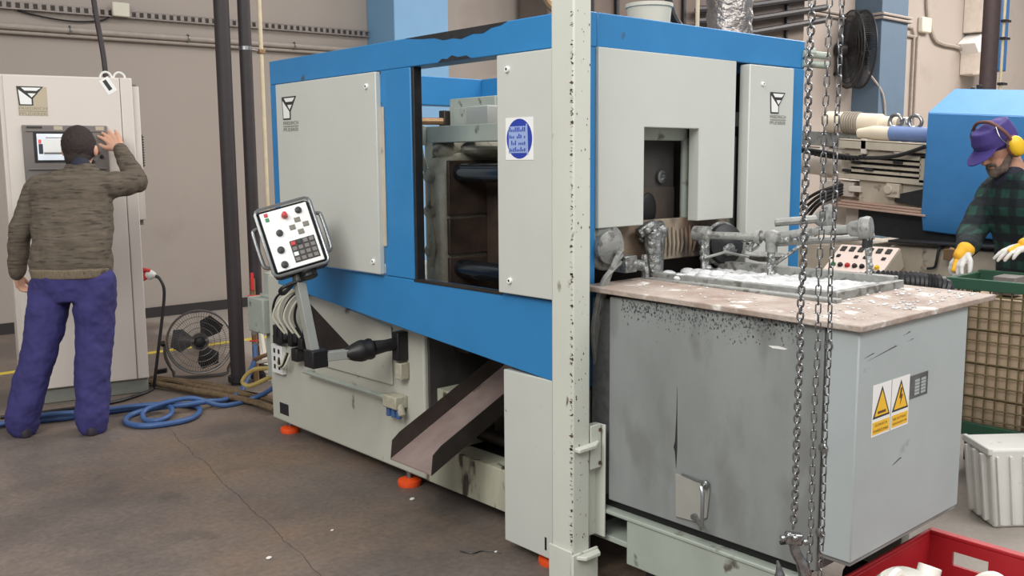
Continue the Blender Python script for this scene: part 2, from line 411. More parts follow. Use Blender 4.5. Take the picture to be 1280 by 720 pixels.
# top ring and posts
part('top_beam', 'blue', lambda b: b.box(XA, XA + .1, YB, Y1, 1.913, 2.03))
part('top_beam', 'blue', lambda b: b.box(XA + .1, X1, YB, YB + .1, 1.913, 2.03))
part('top_beam', 'blue', lambda b: b.box(XA + .1, X1, Y1 - .1, Y1, 1.84, 2.0))
part('top_beam', 'blue', lambda b: b.box(X1 - .1, X1, YB + .1, Y1 - .1, 1.84, 2.0))
part('frame_post', 'blue', lambda b: b.box(XA, XA + .1, Y1 - .105, Y1, 1.03, 1.913))
part('frame_post', 'blue', lambda b: b.box(XA, XA + .045, 3.27, 3.485, 1.03, 1.913))
part('frame_post', 'blue', lambda b: b.box(XA, XA + .095, YB, YB + .1, .72, 1.913))
part('frame_post', 'blue', lambda b: b.box(3.645, X1, YB, YB + .1, .1, 1.913))
part('frame_post', 'blue', lambda b: b.box(X1 - .11, X1, Y1 - .11, Y1, .1, 1.84))
part('frame_post', 'blue', lambda b: b.box(X1 - .1, X1, 3.45, 3.6, .1, 1.84))
part('opening_edge', 'dark_metal', lambda b: b.box(XA + .004, XA + .045, 3.252, 3.269, 1.03, 1.913), bevel=.002)
part('opening_sill', 'dark_steel', lambda b: b.box(XA - .004, XA + .03, 2.70, 3.27, 1.022, 1.033), bevel=.002)
# tapering apron beam below the doors
part('apron', 'blue', lambda b: b.prism([(XA, YB, 1.028), (XA, Y1, 1.028), (XA, Y1, .90), (XA, YB, .722)], (.06, 0, 0)))
# sooty mark on the top beam
sm = [(3.30, 2.029), (3.18, 2.016), (3.10, 2.012), (3.04, 1.998), (2.98, 2.0), (2.93, 1.992), (2.86, 2.004), (2.80, 2.0), (2.75, 2.015), (2.70, 2.018), (2.66, 2.029)]
part('soot_mark', 'soot', lambda b: b.prism([(XA - .0012, y, z) for y, z in sm], (.0008, 0, 0)), bevel=0, smooth=False)
part('soot_mark', 'soot', lambda b: b.prism([(XA - .0012, y, z) for y, z in [(3.08, 1.915), (3.05, 1.928), (3.02, 1.924), (2.99, 1.936), (2.95, 1.926), (2.9, 1.928), (2.87, 1.915)]], (.0008, 0, 0)), bevel=0, smooth=False)
# doors of the front face
dl = part('sliding_door', 'grey_panel', lambda b: b.box(XA - .028, XA - .002, 3.485, 4.372, 1.036, 1.908), bevel=.004)
dr = part('sliding_door', 'grey_panel', lambda b: b.box(XA - .028, XA - .002, 2.335, 2.692, 1.036, 1.908), bevel=.004)
part('door_edge_strip', 'machine_beige', lambda b: b.box(XA - .008, XA - .001, 3.462, 3.486, 1.16, 1.76), bevel=.002)
def screw(p, ax, parent, r=.012):
    s = MB().lathe([(r, 0), (r, .006), (r * .8, .009), (r * .45, .009), (r * .45, .004)], p, ax, 14).build('screw', 'white_plate', parent)
    MB().lathe([(r * .42, .004), (r * .42, .0075)], p, ax, 8).build('screw_socket', 'black', s)
for y, z, d in ((3.553, 1.85, dl), (3.535, 1.09, dl), (2.63, 1.854, dr), (2.625, 1.086, dr)):
    screw((XA - .028, y, z), (-1, 0, 0), d)
logo(dl, frame((XA - .0285, 4.305, 1.675), (0, -1, 0), (0, 0, 1)), .15)
# blue instruction sign on the right hand door
Ms = frame((XA - .0285, 2.642, 1.53), (0, -1, 0), (0, 0, 1))
sg = MB(Ms).box(0, .148, 0, .151, 0, .001).build('instruction_sign', 'white_plate', dr, smooth=False)
MB(Ms).prism([(.074 + .068 * math.cos(2 * math.pi * i / 40), .0755 + .071 * math.sin(2 * math.pi * i / 40), .0012) for i in range(40)], (0, 0, .0006)).build('sign_disc', 'sign_blue', sg, smooth=False)
MB(Ms).box(.018, .112, .025, .120, .002, .0026).build('sign_field', 'sign_pale', sg, smooth=False)
MB(Ms).bar((.118, .02, .0022), (.114, .128, .0022), .008, .001).build('sign_field', 'sign_pale', sg, smooth=False)
bb = MB(Ms)
for r_ in range(4):
    for c_ in range(9):
        if (r_, c_) in ((1, 0), (1, 4), (2, 3), (2, 7)): continue
        x = .023 + c_ * .0098; y = .030 + r_ * .0235; h = random.choice((.008, .012, .016))
        bb.box(x, x + .0052, y, y + h, .003, .0034)
bb.build('sign_marks', 'sign_blue', sg, smooth=False)['kind'] = 'stuff'
# furnace-side face
part('side_panel', 'grey_panel', lambda b: b.prism([(2.447, YB - .012, 1.913), (3.245, YB - .012, 1.913), (3.245, YB - .012, 1.289), (3.012, YB - .012, 1.289), (3.012, YB - .012, 1.645), (2.690, YB - .012, 1.645), (2.690, YB - .012, 1.289), (2.447, YB - .012, 1.289)], (0, .05, 0)), bevel=.003)
sp_ = part('side_door', 'grey_panel', lambda b: b.box(3.312, 3.632, YB - .03, YB + .02, .78, 1.905), bevel=.004)
logo(sp_, frame((3.458, YB - .0305, 1.668), (1, 0, 0), (0, 0, 1)), .118)
screw((3.40, YB - .03, 1.83), (0, -1, 0), sp_, .009)
part('gap_plate', 'green_grey', lambda b: (b.box(3.2, 3.36, YB + .06, YB + .08, 1.1, 1.62), b.box(3.2, 3.36, YB + .05, YB + .07, 1.66, 1.72)))
part('back_plate', 'inner_soot_and_shade', lambda b: b.box(2.46, 3.64, YB + .22, YB + .24, 1.05, 1.9))
# recessed box with rusty floor behind the opening
part('recess_frame', 'green_grey', lambda b: (b.box(3.02, 3.06, YB + .06, YB + .09, 1.14, 1.68), b.box(2.62, 3.06, YB + .06, YB + .09, 1.6, 1.68), b.box(2.46, 2.64, YB + .06, YB + .09, 1.14, 1.68)), bevel=.012)
part('recess_plate', 'inner_soot_and_shade', lambda b: b.box(2.6, 3.04, YB + .13, YB + .15, 1.40, 1.66))
part('rusty_plate', 'rusty', lambda b: (b.box(2.46, 3.30, YB + .055, YB + .075, 1.14, 1.30), b.box(2.44, 2.46, YB + .055, YB + .075, 1.14, 1.30)))
part('recess_plate', 'recess_rust', lambda b: b.box(2.62, 3.04, YB + .125, YB + .15, 1.28, 1.42))
for i in range(9):
    x = 2.86 + i * .026
    part('drip', 'rusty', lambda b: b.tube([(x, YB + .05, 1.27 - random.random() * .02), (x + .003, YB + .046, 1.2), (x, YB + .05, 1.15 + random.random() * .02)], [.004, .007, .003], 6), bevel=0)
part('sight_glass', 'steel', lambda b: b.lathe([(.026, 0), (.026, .01), (.016, .012), (.014, .004)], (2.95, YB + .126, 1.46), (0, -1, 0), 16), bevel=0)
part('nozzle_port', 'black', lambda b: b.ball((2.875, YB + .125, 1.335), (.05, .012, .066)), bevel=0)
def noz(b):
    b.tube(curve_pts([(2.70, YB + .02, 1.255), (2.75, YB - .0, 1.285), (2.80, YB + .03, 1.27), (2.86, YB + .05, 1.275)]), .022, 8)
    b.cyl((2.745, YB - .01, 1.26), (2.745, YB - .02, 1.10), .034, .03, 10); b.cyl((2.80, YB + .01, 1.265), (2.79, YB - .0, 1.10), .026, .02, 10)
    for i in range(14):
        b.ball((2.69 + random.random() * .15, YB + random.random() * .05 - .02, 1.26 + random.random() * .05 - .03), .012 + random.random() * .016, 8, 6)
part('nozzle', 'silver', noz, bevel=0)
part('nozzle_leg', 'silver', lambda b: b.cyl((2.685, YB - .02, 1.18), (2.685, YB - .03, 1.09), .012, .016, 8), bevel=0)
part('drive_flange', 'pipe_grey', lambda b: b.lathe([(.085, 0), (.085, .03), (.078, .036), (.06, .036), (.06, .06), (.04, .07)], (2.505, YB + .03, 1.22), (-.15, -1, 0), 24), bevel=0)
for k in range(3):
    part('flange_cable', 'pipe_grey', lambda b: b.tube(curve_pts([(2.53, YB - .05, 1.21 - .02 * k), (2.47 - .01 * k, YB - .08, 1.19 - .02 * k), (2.43 - .012 * k, YB - .07, 1.1), (2.42 - .012 * k, YB - .04, .95), (2.43, YB - .02, .8)]), .009, 6), bevel=0)
part('flange_clamp', 'silver', lambda b: (b.box(2.52, 2.58, YB - .08, YB - .02, 1.13, 1.19), b.cyl((2.56, YB - .06, 1.16), (2.61, YB - .08, 1.15), .02, n=10)), bevel=.004)
# interior: platen, die halves, tie bars, cross beam
part('platen', 'casting', lambda b: b.prism([(2.62, 3.42, .9), (2.62, 3.42, 1.47), (2.66, 3.42, 1.54), (2.74, 3.42, 1.565), (3.5, 3.42, 1.565), (3.5, 3.42, .9)], (0, .14, 0)), bevel=.02)
for z in (1.46, 1.3, 1.12):
    part('platen_lug', 'casting', lambda b: b.lathe([(.03, 0), (.03, .02), (.018, .03)], (2.618, 3.5, z), (-1, 0, 0), 12), bevel=.002)
part('die_plate', 'die', lambda b: [b.box(2.645, 3.46, 3.40, 3.42, z0, z1) for z0, z1 in ((.92, 1.09), (1.105, 1.27), (1.285, 1.53))])
part('die_block', 'die', lambda b: b.box(2.86, 3.36, 3.22, 3.40, 1.0, 1.46), bevel=.008)
part('die_block', 'die', lambda b: b.box(2.86, 3.36, 2.86, 3.06, 1.0, 1.46), bevel=.008)
part('fixed_platen', 'dark_steel', lambda b: b.box(2.66, 3.5, 2.62, 2.82, .95, 1.56), bevel=.02)
for x, z in ((2.71, 1.475), (2.71, 1.04), (3.4, 1.475), (3.4, 1.04)):
    part('tie_bar', 'chrome_bar', lambda b: b.cyl((x, 2.63, z), (x, 3.415, z), .042, n=24), bevel=0)
part('platen_hose', 'casting', lambda b: b.tube(curve_pts([(2.6, 3.56, 1.66), (2.59, 3.53, 1.56), (2.6, 3.5, 1.44), (2.59, 3.48, 1.3), (2.6, 3.46, 1.16), (2.59, 3.47, 1.05)]), .011, 7), bevel=0)
part('cross_beam', 'green_grey', lambda b: b.box(2.66, 2.74, 2.6, 3.62, 1.61, 1.685))
part('beam_bracket', 'green_grey', lambda b: (b.box(2.66, 2.72, 3.54, 3.6, 1.5, 1.62), b.box(2.64, 2.66, 3.58, 3.63, 1.6, 1.69)))
part('casting_shoulder', 'casting', lambda b: (b.ball((2.86, 3.36, 1.585), (.16, .1, .045)), b.ball((3.1, 3.1, 1.58), (.2, .14, .05)), b.ball((2.75, 3.52, 1.575), (.1, .06, .05))), bevel=0)
part('inner_box', 'grey_panel', lambda b: b.box(2.86, 3.02, 3.38, 3.54, 1.685, 1.78))
part('inner_door', 'green_grey', lambda b: (b.box(3.25, 3.28, 3.78, 4.16, 1.1, 1.86), b.box(3.235, 3.25, 3.83, 4.11, 1.2, 1.81)))
part('inner_hinge', 'dark_steel', lambda b: b.box(3.22, 3.27, 4.17, 4.22, 1.2, 1.80))
part('inner_rail', 'brass', lambda b: b.cyl((3.2, 4.16, 1.74), (2.6, 4.4, 1.74), .02, n=10), bevel=0)
part('limit_switch', 'grey_panel', lambda b: (b.box(3.56, 3.62, 3.72, 3.78, 1.72, 1.8), b.tube([(3.58, 3.8, 1.75), (3.58, 3.86, 1.78), (3.58, 3.84, 1.88)], .008, 6)))
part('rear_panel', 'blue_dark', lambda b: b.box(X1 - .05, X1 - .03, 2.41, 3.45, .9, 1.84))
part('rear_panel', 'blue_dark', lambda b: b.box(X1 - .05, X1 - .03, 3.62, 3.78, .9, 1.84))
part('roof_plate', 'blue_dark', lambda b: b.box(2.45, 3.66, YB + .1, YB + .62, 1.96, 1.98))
# lower body
XB = 2.5
part('base_body', 'grey_base', lambda b: b.box(XB, 3.7, 3.42, 4.89, .075, .90), bevel=.01)
part('base_body', 'dark_steel', lambda b: b.box(2.95, 3.7, 2.42, 3.42, .075, .9), bevel=.01)
part('base_sill', 'sill', lambda b: b.box(XB, 2.62, 2.55, 3.42, .075, .255), bevel=.004)
part('chute_bay_back', 'inner_soot_and_shade', lambda b: (b.box(2.86, 2.94, 2.72, 3.42, .2, .9), b.box(2.62, 2.86, 2.55, 3.42, .18, .2)))
part('chute_bay_shade_liner', 'inner_soot_and_shade', lambda b: b.box(2.52, 2.86, 3.405, 3.42, .2, .9))  # added dark liner, the bay's shade put into its colour
part('chute_bay_bracket', 'dark_steel', lambda b: b.box(2.66, 2.84, 3.3, 3.405, .66, .74))
part('chute_bay_bracket', 'sill', lambda b: b.box(2.56, 2.84, 3.24, 3.405, .255, .50))
part('oil_pipe', 'dark_steel', lambda b: b.cyl((2.68, 2.6, .30), (2.68, 3.3, .30), .03, n=12), bevel=0)
part('column_panel', 'grey_panel', lambda b: b.box(XA, XA + .1, YB + .02, 2.70, .05, .735), bevel=.004)
part('column_slot', 'black', lambda b: b.box(XA - .001, XA + .004, 2.462, 2.472, .08, .13), bevel=0)
part('inset_panel', 'grey_base', lambda b: b.prism([(XB - .014, 3.66, .48), (XB - .014, 3.66, .76), (XB - .014, 4.52, .86), (XB - .014, 4.52, .52), (XB - .014, 4.44, .47)], (.014, 0, 0)), bevel=.008)
part('dark_triangle', 'dark_steel', lambda b: b.prism([(XB - .016, 4.50, .84), (XB - .016, 3.98, .60), (XB - .016, 4.34, .55), (XB - .016, 4.48, .52)], (.006, 0, 0)), bevel=.001)
part('floor_slot', 'dark_metal', lambda b: b.box(XB - .001, XB + .01, 4.70, 4.80, .12, .185), bevel=0)
part('handrail_rod', 'green_grey', lambda b: b.tube([(XB - .05, 4.42, .43), (XB - .05, 3.66, .43)], .012, 8), bevel=0)
for y in (4.40, 3.7):
    part('rod_standoff', 'green_grey', lambda b: b.cyl((XB - .05, y, .43), (XB + .01, y, .43), .009, n=8), bevel=0)
va = part('air_valve', 'casting', lambda b: (b.box(XB - .07, XB, 3.55, 3.66, .39, .45), b.cyl((XB - .04, 3.56, .41), (XB - .04, 3.54, .36), .018, n=10)), bevel=.006)
for y in (3.56, 3.6, 3.64):
    part('valve_knob', 'hose_blue', lambda b: b.cyl((XB - .045, y, .39), (XB - .045, y, .345), .014, n=10), va, bevel=.003)
# electrical boxes on the end of the base
part('junction_box', 'green_grey', lambda b: b.box(2.47, 2.62, 4.90, 5.09, .56, .76), bevel=.008)
part('box_riser', 'green_grey', lambda b: (b.box(2.54, 2.60, 4.94, 5.01, .76, .90), b.box(2.52, 2.62, 4.92, 5.03, .76, .78)), bevel=.004)
part('box_arm', 'green_grey', lambda b: b.box(2.52, 2.58, 4.88, 4.97, .3, .6), bevel=.004)
tb = part('terminal_strip', 'white_paint', lambda b: b.box(XB - .03, XB, 4.70, 4.82, .36, .52), bevel=.003)
for i in range(3):
    for j in range(2):
        part('terminal_slot', 'black', lambda b: b.box(XB - .031, XB - .02, 4.722 + j * .05, 4.742 + j * .05, .385 + i * .045, .41 + i * .045), tb, bevel=0)
for k in range(6):
    part('connector', 'black_plastic', lambda b: b.box(XB - .05, XB, 4.44 + k * .055, 4.48 + k * .055, .54 + (k % 2) * .03, .6 + (k % 3) * .02), bevel=.006)
part('connector', 'black_plastic', lambda b: b.box(XB - .06, XB, 4.48, 4.54, .47, .54), bevel=.006)
part('connector', 'black_plastic', lambda b: b.box(XB - .04, XB, 4.70, 4.78, .53, .58), bevel=.006)
for k in range(7):
    y = 4.45 + .04 * k
    c = 'cream_box' if k % 3 else 'black_plastic'
    part('signal_cable', c, lambda b: b.tube(curve_pts([(XB - .03, y, .60), (XB - .06 - .01 * (k % 3), y + .03, .70), (XB - .05, y - .02 * (k % 2), .80), (XB - .01, y - .10, .86), (XB + .02, y - .12, .88)]), .007, 6), bevel=0)
for k in range(3):
    part('signal_cable', ('cream_box', 'black_plastic', 'cream_box')[k], lambda b: b.tube(curve_pts([(XB - .04, 4.58 + .03 * k, .50), (XB - .06, 4.61 + .02 * k, .43), (XB - .05, 4.66 + .03 * k, .42), (XB - .02, 4.73 + .02 * k, .46)]), .006, 6), bevel=0)
# orange levelling feet
for x, y in ((2.56, 4.8), (2.535, 3.6), (2.42, 2.5), (3.6, 4.8), (3.6, 2.6)):
    f_ = part('levelling_foot', 'orange', lambda b: b.lathe([(.055, 0), (.058, .012), (.056, .026), (.03, .036), (.022, .036)], (x, y, 0), (0, 0, 1), 20), bevel=0)
    MB().cyl((x, y, .03), (x, y, .08), .016, n=10).build('foot_stud', 'steel', f_)
# hose stub at the far top corner
part('hose_fitting', 'green_grey', lambda b: (b.cyl((3.74, YB + .0, 1.975), (3.86, YB - .05, 1.97), .016, n=10), b.cyl((3.74, YB, 1.935), (3.86, YB - .05, 1.93), .016, n=10), b.cyl((3.75, YB - .01, 1.98), (3.78, YB - .03, 1.978), .024, n=8)), bevel=0)

# ------------------------------------------------------------------ parts chute
ch = thing('parts_chute', (2.5, 3.07, 0), 'sloping open metal chute coming out of the casting machine base', 'chute')
a0, a1 = Vector((2.17, 0, .30)), Vector((2.85, 0, .625))
part('chute_tray', 'chute_steel', lambda b: b.add([(a0.x, 2.935, a0.z), (a1.x, 2.935, a1.z), (a1.x, 3.215, a1.z), (a0.x, 3.215, a0.z), (a0.x, 2.935, a0.z - .006), (a1.x, 2.935, a1.z - .006), (a1.x, 3.215, a1.z - .006), (a0.x, 3.215, a0.z - .006)], [(0, 1, 2, 3), (7, 6, 5, 4), (0, 4, 5, 1), (1, 5, 6, 2), (2, 6, 7, 3), (3, 7, 4, 0)]), ch, 0)
for y in (2.931, 3.213):
    part('chute_side', 'dark_steel', lambda b: b.prism([(a0.x, y, a0.z - .006), (a0.x + .01, y, a0.z + .075), (a0.x + .05, y, a0.z + .105), (a1.x, y, a1.z + .075), (a1.x, y, a1.z - .006)], (0, .004, 0)), ch, 0)
part('chute_support', 'dark_steel', lambda b: (b.box(2.78, 2.84, 2.98, 3.02, .20, .585), b.box(2.78, 2.84, 3.13, 3.17, .20, .585)), ch)

# ------------------------------------------------------------------ operator pendant on a jointed arm
pen = thing('control_pendant', (2.4, 3.56, 0), 'tilted handheld control pendant with keypad on a jointed arm', 'control panel')
pc = Vector((2.035, 3.735, 1.205))
n0 = Vector((-.49, -.87, 0)).normalized(); tl = R(21)
pn = (n0 * math.cos(tl) + Vector((0, 0, 1)) * math.sin(tl)).normalized()
r0 = Vector((-n0.y, n0.x, 0)); u0 = pn.cross(r0); ro = R(15.5)
pr = r0 * math.cos(ro) + u0 * math.sin(ro); pu = u0 * math.cos(ro) - r0 * math.sin(ro)
PM = Matrix(((pr.x, pu.x, pn.x, pc.x), (pr.y, pu.y, pn.y, pc.y), (pr.z, pu.z, pn.z, pc.z), (0, 0, 0, 1)))
def ppart(name, mat, f, parent=pen, bevel=.003, smooth=True):
    b = MB(PM); f(b); return b.build(name, mat, parent, bevel, smooth)
hw, hh = .122, .155
ppart('housing', 'dark_metal', lambda b: b.box(-hw, hw, -hh, hh, -.10, -.005), bevel=.025)
ppart('rim', 'steel', lambda b: (b.tube([(x, y, .004) for x, y in [(-hw + .02, -hh), (hw - .02, -hh), (hw - .006, -hh + .006), (hw, -hh + .02), (hw, hh - .02), (hw - .006, hh - .006), (hw - .02, hh), (-hw + .02, hh), (-hw + .006, hh - .006), (-hw, hh - .02), (-hw, -hh + .02), (-hw + .006, -hh + .006)]], .0075, 8, True)), bevel=0)
fp = ppart('face_plate', 'white_plate', lambda b: b.box(-hw + .018, hw - .018, -hh + .018, hh - .018, -.006, .002), bevel=.002)
def knob(x, y, r, mat, h=.02): return ppart('knob', mat, lambda b: b.lathe([(r, .002), (r, h * .4), (r * .75, h), (r * .3, h * 1.05)], (x, y, 0), (0, 0, 1), 16), fp, 0)
for x, y, r, m in ((.062, .108, .015, 'black_plastic'), (-.045, .03, .015, 'black_plastic'), (-.062, -.045, .016, 'black_plastic'), (-.066, -.112, .016, 'black_plastic')): knob(x, y, r, m)
knob(-.002, .1, .014, 'red_plastic', .034)
ppart('indicator', 'red_plastic', lambda b: b.box(-.086, -.07, .115, .131, .002, .006), fp, .001)
ppart('indicator', 'green_plastic', lambda b: b.box(-.086, -.07, .093, .109, .002, .006), fp, .001)
for dx, dy in ((0, .028), (0, -.028), (.03, 0), (-.03, 0)):
    ppart('direction_key', 'ink_soft', lambda b: b.box(.045 + dx - .013, .045 + dx + .013, .04 + dy - .011, .04 + dy + .011, .002, .006), fp, .002)
kp = ppart('keypad', 'ink', lambda b: b.box(-.018, .092, -.118, -.018, .002, .005), fp, .001)
for i in range(4):
    for j in range(4):
        x = -.014 + i * .027; y = -.114 + j * .0245
        m = 'red_plastic' if (i, j) == (0, 3) else 'black_plastic' if (i, j) == (1, 3) else 'white_plate' if (i, j) == (0, 1) else 'bezel'
        ppart('key', m, lambda b: b.box(x, x + .02, y, y + .018, .005, .008), kp, .0015)
for s in (-1, 1):
    ppart('grip_handle', 'steel', lambda b: b.tube(curve_pts([(s * hw, .085, -.03), (s * (hw + .022), .08, -.03), (s * (hw + .03), .06, -.03), (s * (hw + .03), -.07, -.03), (s * (hw + .02), -.095, -.03), (s * hw, -.1, -.03)]), .009, 8), bevel=0)
ppart('cable_gland', 'black_plastic', lambda b: b.cyl((.02, -hh + .01, -.06), (.02, -hh - .03, -.06), .04, n=14), bevel=.004)
el = Vector((2.085, 3.665, .675)); top = Vector((2.06, 3.745, 1.05))
pp = MB().bar(el, top, .042, .042, (1, 0, 0)).build('upright_arm', 'arm_grey', pen, .003)
MB().bar(el + Vector((.02, -.02, 0)), Vector((2.24, 3.62, .675)), .04, .042).build('lower_arm', 'arm_grey', pen, .003)
MB().box(el.x - .035, el.x + .045, el.y - .045, el.y + .035, el.z - .045, el.z + .035).build('elbow_bracket', 'black_plastic', pen, .006)
MB().tube(curve_pts([(2.22, 3.625, .675), (2.27, 3.61, .68), (2.31, 3.6, .685), (2.35, 3.59, .69)], 3), [.025, .03, .04, .046, .05, .05, .046, .05, .046, .03], 12).build('arm_joint', 'black_plastic', pen)
MB().tube([(2.35, 3.59, .69), (2.40, 3.575, .695), (2.47, 3.565, .70)], [.034, .028, .03], 10).build('arm_joint', 'black_plastic', pen)
MB().box(2.44, 2.50, 3.535, 3.585, .62, .755).build('wall_bracket', 'black_plastic', pen, .006)
MB().box(2.45, 2.50, 3.53, 3.58, .53, .61).build('bracket_foot', 'casting', pen, .006)
MB().tube(curve_pts([pc + pu * -.18 + pn * -.06, Vector((1.99, 3.76, .98)), Vector((2.02, 3.80, .95)), Vector((2.12, 3.86, 1.0))]), .009, 6).build('cable', 'black_plastic', pen)

# ------------------------------------------------------------------ bucket on the machine roof, hoses, duct
bk = thing('paint_bucket', (3.04, 2.58, 1.98), 'beige plastic bucket on top of the blue machine frame', 'bucket')
MB().lathe([(.075, 0), (.09, .15), (.096, .152), (.096, .166), (.088, .166), (.086, .155)], (3.04, 2.58, 1.98), (0, 0, 1), 26).build('pail', 'cream_box', bk)
MB().tube(curve_pts([(3.04 + .09, 2.58 - .02, 2.13), (3.155, 2.57, 2.10), (3.15, 2.56, 2.04), (3.13, 2.57, 2.0)]), .006, 6).build('handle', 'dark_metal', bk)
"""roof clutter"""
tag(MB().tube(curve_pts([(2.56, 2.55, 1.99), (2.58, 2.6, 2.06), (2.56, 2.68, 2.14), (2.5, 2.7, 2.4)]), .016, 8).build('roof_hose', 'brass'), 'brown hose rising from machine roof beside the white post', 'hose')
tag(MB().tube(curve_pts([(3.27, 2.56, 1.985), (3.25, 2.57, 2.05), (3.2, 2.6, 2.15), (3.16, 2.62, 2.4)]), .017, 8).build('roof_hose', 'dark_metal'), 'dark hose rising from machine roof right of the bucket', 'hose')
tag(MB().cyl((3.38, 2.6, 1.98), (3.38, 2.6, 2.6), .009, n=8).build('roof_rod', 'cream_pipe'), 'thin cream rod standing on machine roof beside the foil duct', 'rod')
dk = thing('foil_duct', (4.72, 3.4, 0), 'crinkled silver foil exhaust duct rising behind the machine', 'duct')
MB().box(4.5, 4.95, 3.18, 3.62, 0, .5).build('duct_base', 'green_grey', dk, .01)
prof = []
for i in range(70):
    z = .5 + i * .045; prof.append((.13 + (.006 if i % 2 else -.004), z))
MB().lathe(prof, (4.72, 3.4, 0), (0, 0, 1), 20).build('flexible_tube', 'foil', dk)
# ------------------------------------------------------------------ holding furnace
fu = thing('holding_furnace', (2.75, 1.75, 0), 'grey steel holding furnace with rusty top plate and yellow warning stickers', 'furnace')
def fpart(name, mat, f, parent=fu, bevel=.004, smooth=True):
    b = MB(); f(b); return b.build(name, mat, parent, bevel, smooth)
def body(b):
    x0, x1, y0, y1 = 2.385, 3.062, 1.375, 2.185
    b.box(x0, x1, y0, y1, .345, 1.066)
fpart('tank_body', 'tank', body)
fpart('end_panel', 'tank_end', lambda b: b.add([(2.383, 1.27, .405), (3.064, 1.27, .405), (3.064, 1.369, .405), (2.383, 1.369, .405), (2.383, 1.27, 1.062), (3.064, 1.27, 1.062), (3.064, 1.369, 1.062), (2.383, 1.369, 1.062)],
      [(0, 3, 2, 1), (4, 5, 6, 7), (0, 1, 5, 4), (1, 2, 6, 5), (2, 3, 7, 6), (3, 0, 4, 7)]))
fpart('end_trim', 'tank', lambda b: b.box(2.39, 3.06, 1.275, 1.37, .392, .405), bevel=.002)
fpart('recess_wall', 'tank_soot', lambda b: b.box(2.42, 3.05, 2.185, 2.30, .3, 1.05))
pl_ = fpart('top_plate', 'plate', lambda b: b.add([(2.362, 1.254, 1.064), (3.235, 1.254, 1.064), (3.235, 2.30, 1.078), (2.362, 2.30, 1.078), (2.362, 1.254, 1.082), (3.235, 1.254, 1.082), (3.235, 2.30, 1.096), (2.362, 2.30, 1.096)],
      [(0, 3, 2, 1), (4, 5, 6, 7), (0, 1, 5, 4), (1, 2, 6, 5), (2, 3, 7, 6), (3, 0, 4, 7)]), bevel=.003)
# soot fringe under the plate edge
bb = MB()
for i in range(900):
    y = 1.45 + random.random() * .68; t = abs(random.gauss(0, .035)) * (1.2 - abs(y - 1.85) * 1.2)
    s = .0008 + random.random() ** 2 * .003; z = 1.064 - t
    bb.prism([(2.3842, y + s * math.cos(k * 1.26) * .9, z + s * 1.3 * math.sin(k * 1.26)) for k in range(5)], (.0006, 0, 0))
so = bb.build('soot_fringe', 'tank_soot', fu, smooth=False); so['kind'] = 'stuff'
# weld seam / crack with soot and inspection hatch
fpart('seam', 'soot', lambda b: b.prism([(2.3838, y, z) for y, z in [(1.888, .80), (1.8895, .7), (1.893, .62), (1.899, .60), (1.893, .585), (1.887, .53), (1.884, .6), (1.886, .7)]], (.001, 0, 0)), bevel=0, smooth=False)
ha = fpart('hatch', 'hatch_grey', lambda b: b.prism([(2.383, y, z) for y, z in [(1.885, .515), (1.755, .517), (1.75, .49), (1.758, .40), (1.80, .375), (1.882, .37)]], (-.006, 0, 0)), bevel=.002)
fpart('hatch_handle', 'steel', lambda b: (b.tube([(2.378, 1.766, .51), (2.33, 1.745, .515), (2.325, 1.735, .50), (2.325, 1.735, .395), (2.335, 1.745, .38), (2.377, 1.80, .395)], .006, 8)), ha, bevel=0)
fpart('hatch_hinge', 'steel', lambda b: (b.lathe([(.012, 0), (.014, .012), (.008, .016)], (2.377, 1.76, .513), (-1, 0, 0), 10), b.lathe([(.01, 0), (.01, .014)], (2.377, 1.80, .395), (-1, 0, 0), 10), b.tube([(2.38, 1.86, .518), (2.375, 1.80, .516), (2.375, 1.77, .516)], .004, 6)), ha, bevel=0)
for y, z in ((1.363, .72), (1.363, .47)):
    fpart('panel_bolt', 'steel', lambda b: b.lathe([(.014, 0), (.014, .008), (.008, .012)], (2.383, y, z), (-1, 0, 0), 10), bevel=0)
fpart('lifting_eye', 'steel', lambda b: b.torus((2.381, 1.36, 1.012), (1, 0, 0), .011, .003, 16, 5), bevel=0)
fpart('paint_scrape', 'white_paint', lambda b: b.prism([(2.3842, y, z) for y, z in [(1.555, .985), (1.52, .988), (1.49, .984), (1.5, .98), (1.54, .979)]], (.0005, 0, 0)), bevel=0, smooth=False)
for y0, y1, z in ((1.3, 1.37, .0), ):
    pass
for (xa, za, xb, zb, t) in ((2.43, .975, 2.60, .995, .003), (2.41, .985, 2.47, .992, .002), (2.63, 1.02, 2.68, 1.026, .003), (2.66, 1.0, 2.70, 1.003, .002), (2.60, .64, 2.66, .652, .003)):
    fpart('scratch', 'tank_soot', lambda b: b.prism([(xa, 1.2694, za), (xb, 1.2694, zb), (xb - .01, 1.2694, zb + t), (xa + .02, 1.2694, za + t)], (0, .0005, 0)), bevel=0, smooth=False)
# raised rim, bath and dross on the plate
fpart('bath_rim', 'pipe_grey', lambda b: (b.box(2.72, 2.75, 1.55, 2.28, 1.086, 1.112), b.box(3.12, 3.16, 1.55, 2.28, 1.086, 1.125), b.box(2.72, 3.16, 1.53, 1.56, 1.084, 1.112), b.box(2.66, 2.70, 1.5, 2.29, 1.085, 1.098)), pl_, .003)
def dross(b):
    n, m = 26, 40; vs = []; fs = []
    for i in range(n):
        for j in range(m):
            x = 2.745 + .38 * i / (n - 1); y = 1.555 + .72 * j / (m - 1)
            e = min(i, n - 1 - i, j, m - 1 - j)
            vs.append((x, y, 1.09 + (random.random() * .014 if e else 0)))
    for i in range(n - 1):
        for j in range(m - 1): fs.append((i * m + j, (i + 1) * m + j, (i + 1) * m + j + 1, i * m + j + 1))
    b.add(vs, fs)
fpart('dross_crust', 'dross', dross, pl_, 0)['kind'] = 'stuff'
